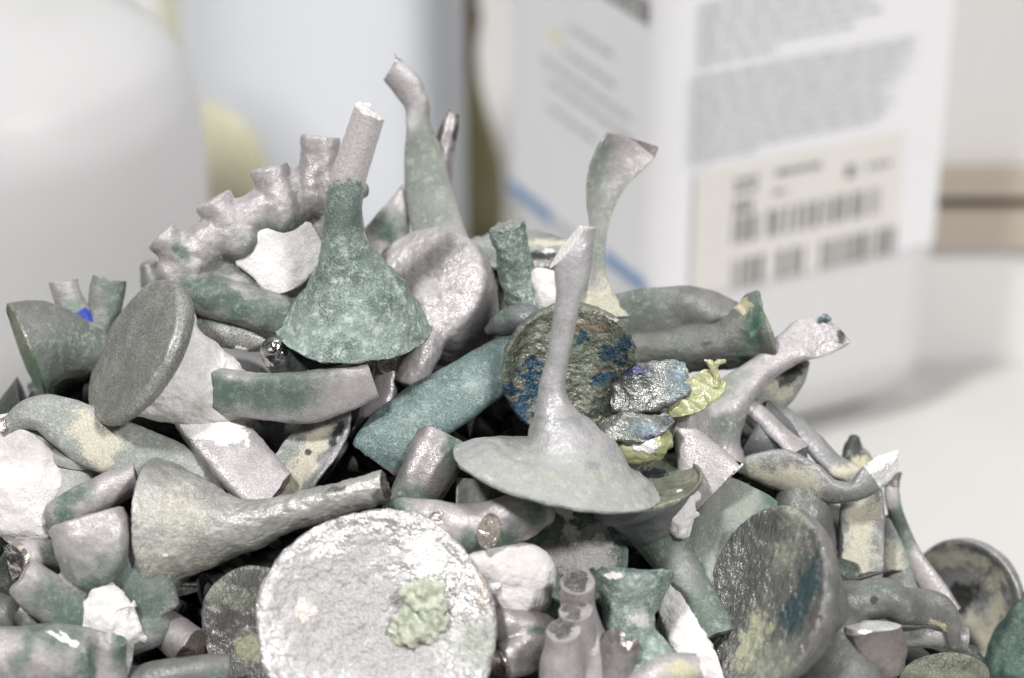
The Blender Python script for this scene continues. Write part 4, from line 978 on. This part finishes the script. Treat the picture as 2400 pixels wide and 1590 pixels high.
t.add(loft([(1063, 258, -350, 15), (1056, 290, -350, 22), (1040, 350, -350, 27), (1030, 430, -350, 30), (1030, 580, -350, 34)], end0=jag(5, 12, .4)), [('x', 'all', M_pinkd)], [('A', 1078, 300, 14, 50, 15)]); t.done()
t = sprue('pinkish cone flank peeking out between green cone and twisted ribbon')
t.add(loft([(948, 440, -310, 8), (938, 470, -308, 20), (915, 530, -306, 46), (890, 600, -304, 75)], cap0='round'), [('x', 'all', M_pink)], [('R', 905, 535, 44, 30)]); t.done()
t = sprue('dark rough disc seen edge-on behind the green tube, rusty on top')
t.add(loft([(1212, 588, -250, 126), (1212, 598, -254, 126), (1210, 625, -262, 96), (1205, 690, -275, 50)], cap0=[(.985, 7), (.95, 12), (.9, 8), (.6, 2), (.02, 0)]), [('button_face', 'cap0', M_cream), ('button', 'all', M_mott)], [('R', 1212, 580, 120, 20), ('B', 1290, 570, 60, 8), ('A', 1270, 600, 50, 8), ('G', 1285, 588, 16, 5)], rough=[(6, 80), (4, 24), (2, 10)]); t.done()
t = Thing('plaster_lump', 'small greyish white plaster lump behind the chisel-cut blade', 'plaster', 'white plaster lumps in the heap')
t.add(loft([(1262, 640, -120, 18), (1282, 668, -116, 36), (1290, 700, -112, 38), (1298, 740, -115, 26)], cap0='round', cap1='round'), [('x', 'all', M_plaster)], [('R', 'all', .45)], rough=[(8, 40), (3, 16)]); t.done()
t = sprue('small bluish grey tip left of the spotted button', 'lump', 'casting_lump')
t.add(loft([(1145, 775, -95, 12), (1172, 762, -90, 26), (1210, 750, -95, 34), (1260, 745, -110, 30)], cap0='round'), [('x', 'all', M_slate)], [('R', 1180, 745, 20)]); t.done()
t = sprue('olive-green speckled flat panel in shade behind the striated disc', 'panel', 'flat_runner')
t.add(loft([(1765, 1148, -5, 66, 15), (1735, 1205, 22, 92, 17), (1695, 1300, 55, 104, 18), (1668, 1400, 80, 96, 18), (1650, 1480, 95, 80, 16)], n=(.06, .42, .9), e=4, cup=-.06), [('panel', 'all', mk('olive_panel_metal', (.20, .225, .195), (.25, .27, .235), (.07, .12, .085), (.12, .18, .14), met=.2, rough=.5))], [('R', 1800, 1180, 20, 60), ('R', 1680, 1260, 4), ('R', 1720, 1290, 4), ('R', 1640, 1330, 14)]); t.done()
t = sprue('dark mottled button with green rim at the end of a dark cone, back right')
t.add(loft([(1798, 772, -190, 96), (1788, 775, -191, 94), (1765, 784, -193, 80), (1710, 802, -196, 64), (1620, 818, -198, 56), (1480, 826, -205, 52)], cap0=[(.985, 5), (.94, 5), (.6, -4), (.02, -8)]), [('button_face', 'cap0', M_mott2), ('cone', 'all', mk('dark_greenish_cone', (.13, .12, .118), (.17, .155, .15), (.045, .10, .065), (.12, .20, .15), rough=.5))], [('R', 'all', .36), ('R', 1770, 760, 24, 90, 20), ('B', 1740, 715, 20, 16)], rough=[(7, 70), (3, 28), (1, 12)]); t.done()
t = sprue('grey-green leaf-like scrap with cream corner behind the flaring blade', 'strip', 'flat_runner')
t.add(loft([(1882, 838, -245, 18, 8), (1850, 872, -242, 44, 10), (1812, 905, -238, 56, 11), (1770, 950, -232, 40, 10)], n=(.1, .2, 1), e=2.6), [('x', 'all', M_cream)], [('R', 1790, 920, 50, 60), ('B', 1830, 910, 26, 30, 40), ('A', 1850, 880, 36, 20, -40)]); t.done()

# --- crumpled slag with yellow-green flux
t = Thing('metal_slag', 'crumpled shiny dark slag scrap with blue tint and yellow-green flux tail', 'slag')
cr = [(11, 55), (7, 24), (3, 10)]
t.add(loft([(1440, 940, 30, 26, 8), (1475, 925, 48, 52, 8), (1525, 905, 60, 62, 8), (1580, 890, 62, 52, 7), (1618, 880, 58, 30, 5)], n=(.05, .35, .9), e=4, end1=jag(8, 14), step=8), [('slag_sheet', 'all', M_slag)], [('R', 1595, 885, 30, 40, 20), ('A', 1485, 868, 40, 14)], rough=cr)
t.add(loft([(1402, 1014, 84, 22, 7), (1440, 1005, 96, 38, 8), (1500, 1003, 100, 38, 8), (1550, 994, 96, 28, 7), (1580, 975, 86, 12, 5)], n=(0, .55, .85), e=4, end0=jag(6, 12), end1=jag(6, 12), step=8), [('slag_sheet', 'all', M_slag)], [('R', 1510, 1005, 34, 14), ('A', 1520, 1028, 14, 9)], rough=cr)
t.add(loft([(1570, 968, 62, 16, 6), (1605, 948, 70, 32, 7), (1640, 920, 72, 42, 7), (1672, 898, 68, 34, 6), (1692, 884, 62, 12, 4)], n=(.1, .35, .9), e=4, end1=jag(6, 10), step=3.5, cup=.2), [('flux_tail', 'all', M_flux)], rough=[(7, 40), (4, 18), (1.2, 7)])
t.add(loft([(1678, 906, 72, 12), (1678, 884, 74, 8), (1674, 866, 76, 9), (1662, 850, 77, 10), (1654, 846, 77, 4)], cap0='round', cap1='round', step=2.5), [('flux_curl', 'all', M_flux)], rough=[(4, 16), (1.5, 6)])
t.add(loft([(1672, 862, 76, 7), (1684, 850, 78, 8), (1698, 846, 78, 3)], cap0='round', cap1='round', step=2.5), [('flux_curl', 'all', M_flux)], rough=[(4, 12), (1.5, 6)])
t.add(loft([(1436, 1050, 66, 22), (1485, 1048, 80, 36), (1530, 1040, 82, 38), (1556, 1030, 74, 28)], cap0='round', cap1='round'), [('flux_lump', 'all', M_flux)], [('R', 1450, 1030, 40, 20), ('G', 1510, 1040, 30, 22)], rough=[(8, 40), (4, 16), (1.5, 7)])
t.done()
t = sprue('small pale yellow cup edge showing above the crumpled slag', 'cup', 'casting_lump')
t.add(loft([(1572, 872, -70, 40, 16), (1574, 890, -76, 38, 18), (1580, 940, -90, 30, 20)], n=(0, .3, 1), cap0='round'), [('x', 'all', M_cream)], [('B', 'all', .9)]); t.done()

# --- small pieces seen in the gaps
t = sprue('small grey bent strip in the gap left of the flat cone edge', 'strip', 'flat_runner')
t.add(loft([(1112, 1124, 55, 46, 9), (1112, 1165, 66, 44, 10), (1108, 1230, 74, 46, 10)], n=(.1, .3, .9), e=4, cup=.2), [('cut_end', 'cap0', M_cutbrown), ('strip', 'all', M_gray)]); t.done()
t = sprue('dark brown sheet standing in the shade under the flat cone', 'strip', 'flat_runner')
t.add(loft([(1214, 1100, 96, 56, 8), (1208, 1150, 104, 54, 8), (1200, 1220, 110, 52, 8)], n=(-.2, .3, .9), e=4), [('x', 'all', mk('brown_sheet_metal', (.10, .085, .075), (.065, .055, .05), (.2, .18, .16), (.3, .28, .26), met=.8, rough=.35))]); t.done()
t = sprue('short stub with polished mirror-like round end in the gap left of the green cone', 'tube', 'cut_tube')
t.add(loft([(735, 872, -45, 46), (690, 855, -20, 45), (655, 832, 5, 42), (640, 818, 18, 34)], cap1='round'), [('polished_end', (2.15, 200), M_chrome), ('stub', 'all', M_slate)], rough=[(5, 40), (2, 16)]); t.done()
t = sprue('grey folded scrap behind the white plaster cone, below the ring casting', 'strip', 'flat_runner')
t.add(loft([(440, 765, -70, 34, 22), (505, 768, -66, 46, 28), (575, 778, -64, 48, 28), (640, 798, -70, 30, 20), (668, 812, -76, 14, 10)], n=(0, .4, .9)), [('x', 'all', M_dark)], [('R', 480, 752, 40, 6, 10), ('G', 560, 822, 24, 10)]); t.done()
t = sprue('flat pinkish scrap under the rim of the green cone', 'strip', 'flat_runner')
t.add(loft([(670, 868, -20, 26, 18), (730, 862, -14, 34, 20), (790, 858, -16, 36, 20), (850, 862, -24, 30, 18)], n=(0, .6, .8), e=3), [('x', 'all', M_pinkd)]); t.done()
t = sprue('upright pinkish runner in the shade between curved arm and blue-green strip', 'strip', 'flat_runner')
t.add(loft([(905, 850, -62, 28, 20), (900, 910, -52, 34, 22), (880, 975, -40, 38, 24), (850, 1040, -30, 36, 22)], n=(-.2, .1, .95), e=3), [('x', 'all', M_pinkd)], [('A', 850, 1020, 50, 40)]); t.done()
t = sprue('long grey rod leaning down right beside the cream-coated strip', 'rod', 'runner_rod')
t.add(loft([(2096, 1100, -240, 20, 10), (2090, 1150, -236, 19, 12), (2106, 1225, -228, 18, 13), (2146, 1312, -216, 22, 14), (2190, 1380, -206, 27, 14), (2230, 1440, -200, 28, 14)], n=(-.2, .2, .95), end0=jag(8, 10)), [('broken_end', (0, .8), M_brown), ('rod', 'all', M_pink)], [('R', 2110, 1240, 30, 60)]); t.done()
t = sprue('pointed brown-grey scrap with cream spot peeking above the shoe-shaped strip', 'lump', 'casting_lump')
t.add(loft([(2002, 1030, -300, 14), (2000, 1052, -298, 26), (2008, 1085, -294, 38), (2014, 1140, -288, 46)], cap0='round'), [('x', 'all', M_gray)], [('A', 1995, 1045, 30, 40), ('B', 2018, 1085, 22, 24)]); t.done()
t = sprue('shaded green-grey cup flank between cream-coated strip and leaning rod', 'cup', 'casting_lump')
t.add(loft([(2086, 1225, -250, 24), (2092, 1290, -245, 42), (2098, 1370, -240, 56), (2104, 1460, -235, 70)], cap0='round'), [('x', 'all', M_cream)], [('R', 'all', .5), ('B', 2090, 1310, 20, 40)]); t.done()
t = sprue('thin dark rod standing between striated disc and cream-coated strip', 'rod', 'runner_rod')
t.add(loft([(1925, 1180, -120, 16), (1938, 1250, -115, 18), (1945, 1390, -105, 22)]), [('x', 'all', M_slate)]); t.done()
t = sprue('cream wedge just behind the top of the hooked arm', 'lump', 'casting_lump')
t.add(loft([(1905, 1392, 60, 22), (1950, 1390, 62, 30), (2000, 1405, 64, 18)], cap0='round', cap1='round'), [('x', 'all', M_cream)], [('B', 'all', .9)]); t.done()
t = sprue('grey stub between the hooked arm and the brown cylinder', 'tube', 'cut_tube')
t.add(loft([(2110, 1490, 90, 34), (2150, 1488, 96, 34), (2200, 1490, 98, 32), (2260, 1500, 90, 30)]), [('x', 'all', M_gray)]); t.done()
t = sprue('dull grey cone flank in shade under the curved pale rod, right of the flaring stem')
t.add(loft([(1850, 1080, -190, 50), (1800, 1040, -190, 78), (1760, 1020, -195, 96)], cap0='round'), [('x', 'all', M_slate)]); t.done()
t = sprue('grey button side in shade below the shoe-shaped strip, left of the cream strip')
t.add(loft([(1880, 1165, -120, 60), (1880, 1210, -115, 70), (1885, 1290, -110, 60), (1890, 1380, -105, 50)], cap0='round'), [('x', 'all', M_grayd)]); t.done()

# --- what lies under and behind: nobody can count it
rng = random.Random(11)
def skyline(x):
    return np.interp(x, [-100, 60, 200, 420, 700, 1000, 1250, 1450, 1700, 1850, 2000, 2150, 2300, 2450], [1010, 860, 830, 780, 800, 720, 700, 790, 860, 1020, 1180, 1400, 1480, 1560])
core = Body(); core.V = []; core.Q = []; core.caps = []; o = 0
cnt = 0
while cnt < 760:
    x = rng.uniform(-150, 2450); y = rng.uniform(700, 1900)
    sy_ = skyline(x)
    if y < sy_ + 45: continue
    d = (y - 900) * 0.45 - rng.uniform(240, 640)
    if x > 1750: d -= (x - 1750) * 0.25
    p = at(x, y, d)
    if to_world(p[None])[0, 2] < 0.006: continue
    a = rng.uniform(0, 6.28); l = rng.uniform(50, 110); dz = rng.uniform(-60, 60)
    r = rng.uniform(34, 78)
    fl = rng.random() < .35
    nd = [(x - l * math.cos(a), y - l * math.sin(a) * .6, d - dz, r * (1.9 if fl else 1)), (x - .4 * l * math.cos(a), y - .3 * l * math.sin(a), d - .4 * dz, r * (1.2 if fl else .9)), (x, y, d, r * .7), (x + l * math.cos(a), y + l * math.sin(a) * .6, d + dz, r * .7)]
    if min(q[1] - skyline(q[0]) - q[3] for q in nd) < 8: continue
    b = loft(nd, step=12, seg=18)
    if to_world(b.V)[:, 2].min() < 0.001: continue
    core.V.append(b.V); core.Q.append(b.Q + o); core.caps += [(q + o, t_) for q, t_ in b.caps]; o += len(b.V); cnt += 1
core.V = np.concatenate(core.V); core.Q = np.concatenate(core.Q); core.fu = np.zeros(len(core.Q)); core.vu = np.zeros(len(core.V))
t = Thing('heap_core', 'mass of castings coloured dark for the deep shade inside the heap', 'scrap heap', None, 'stuff')
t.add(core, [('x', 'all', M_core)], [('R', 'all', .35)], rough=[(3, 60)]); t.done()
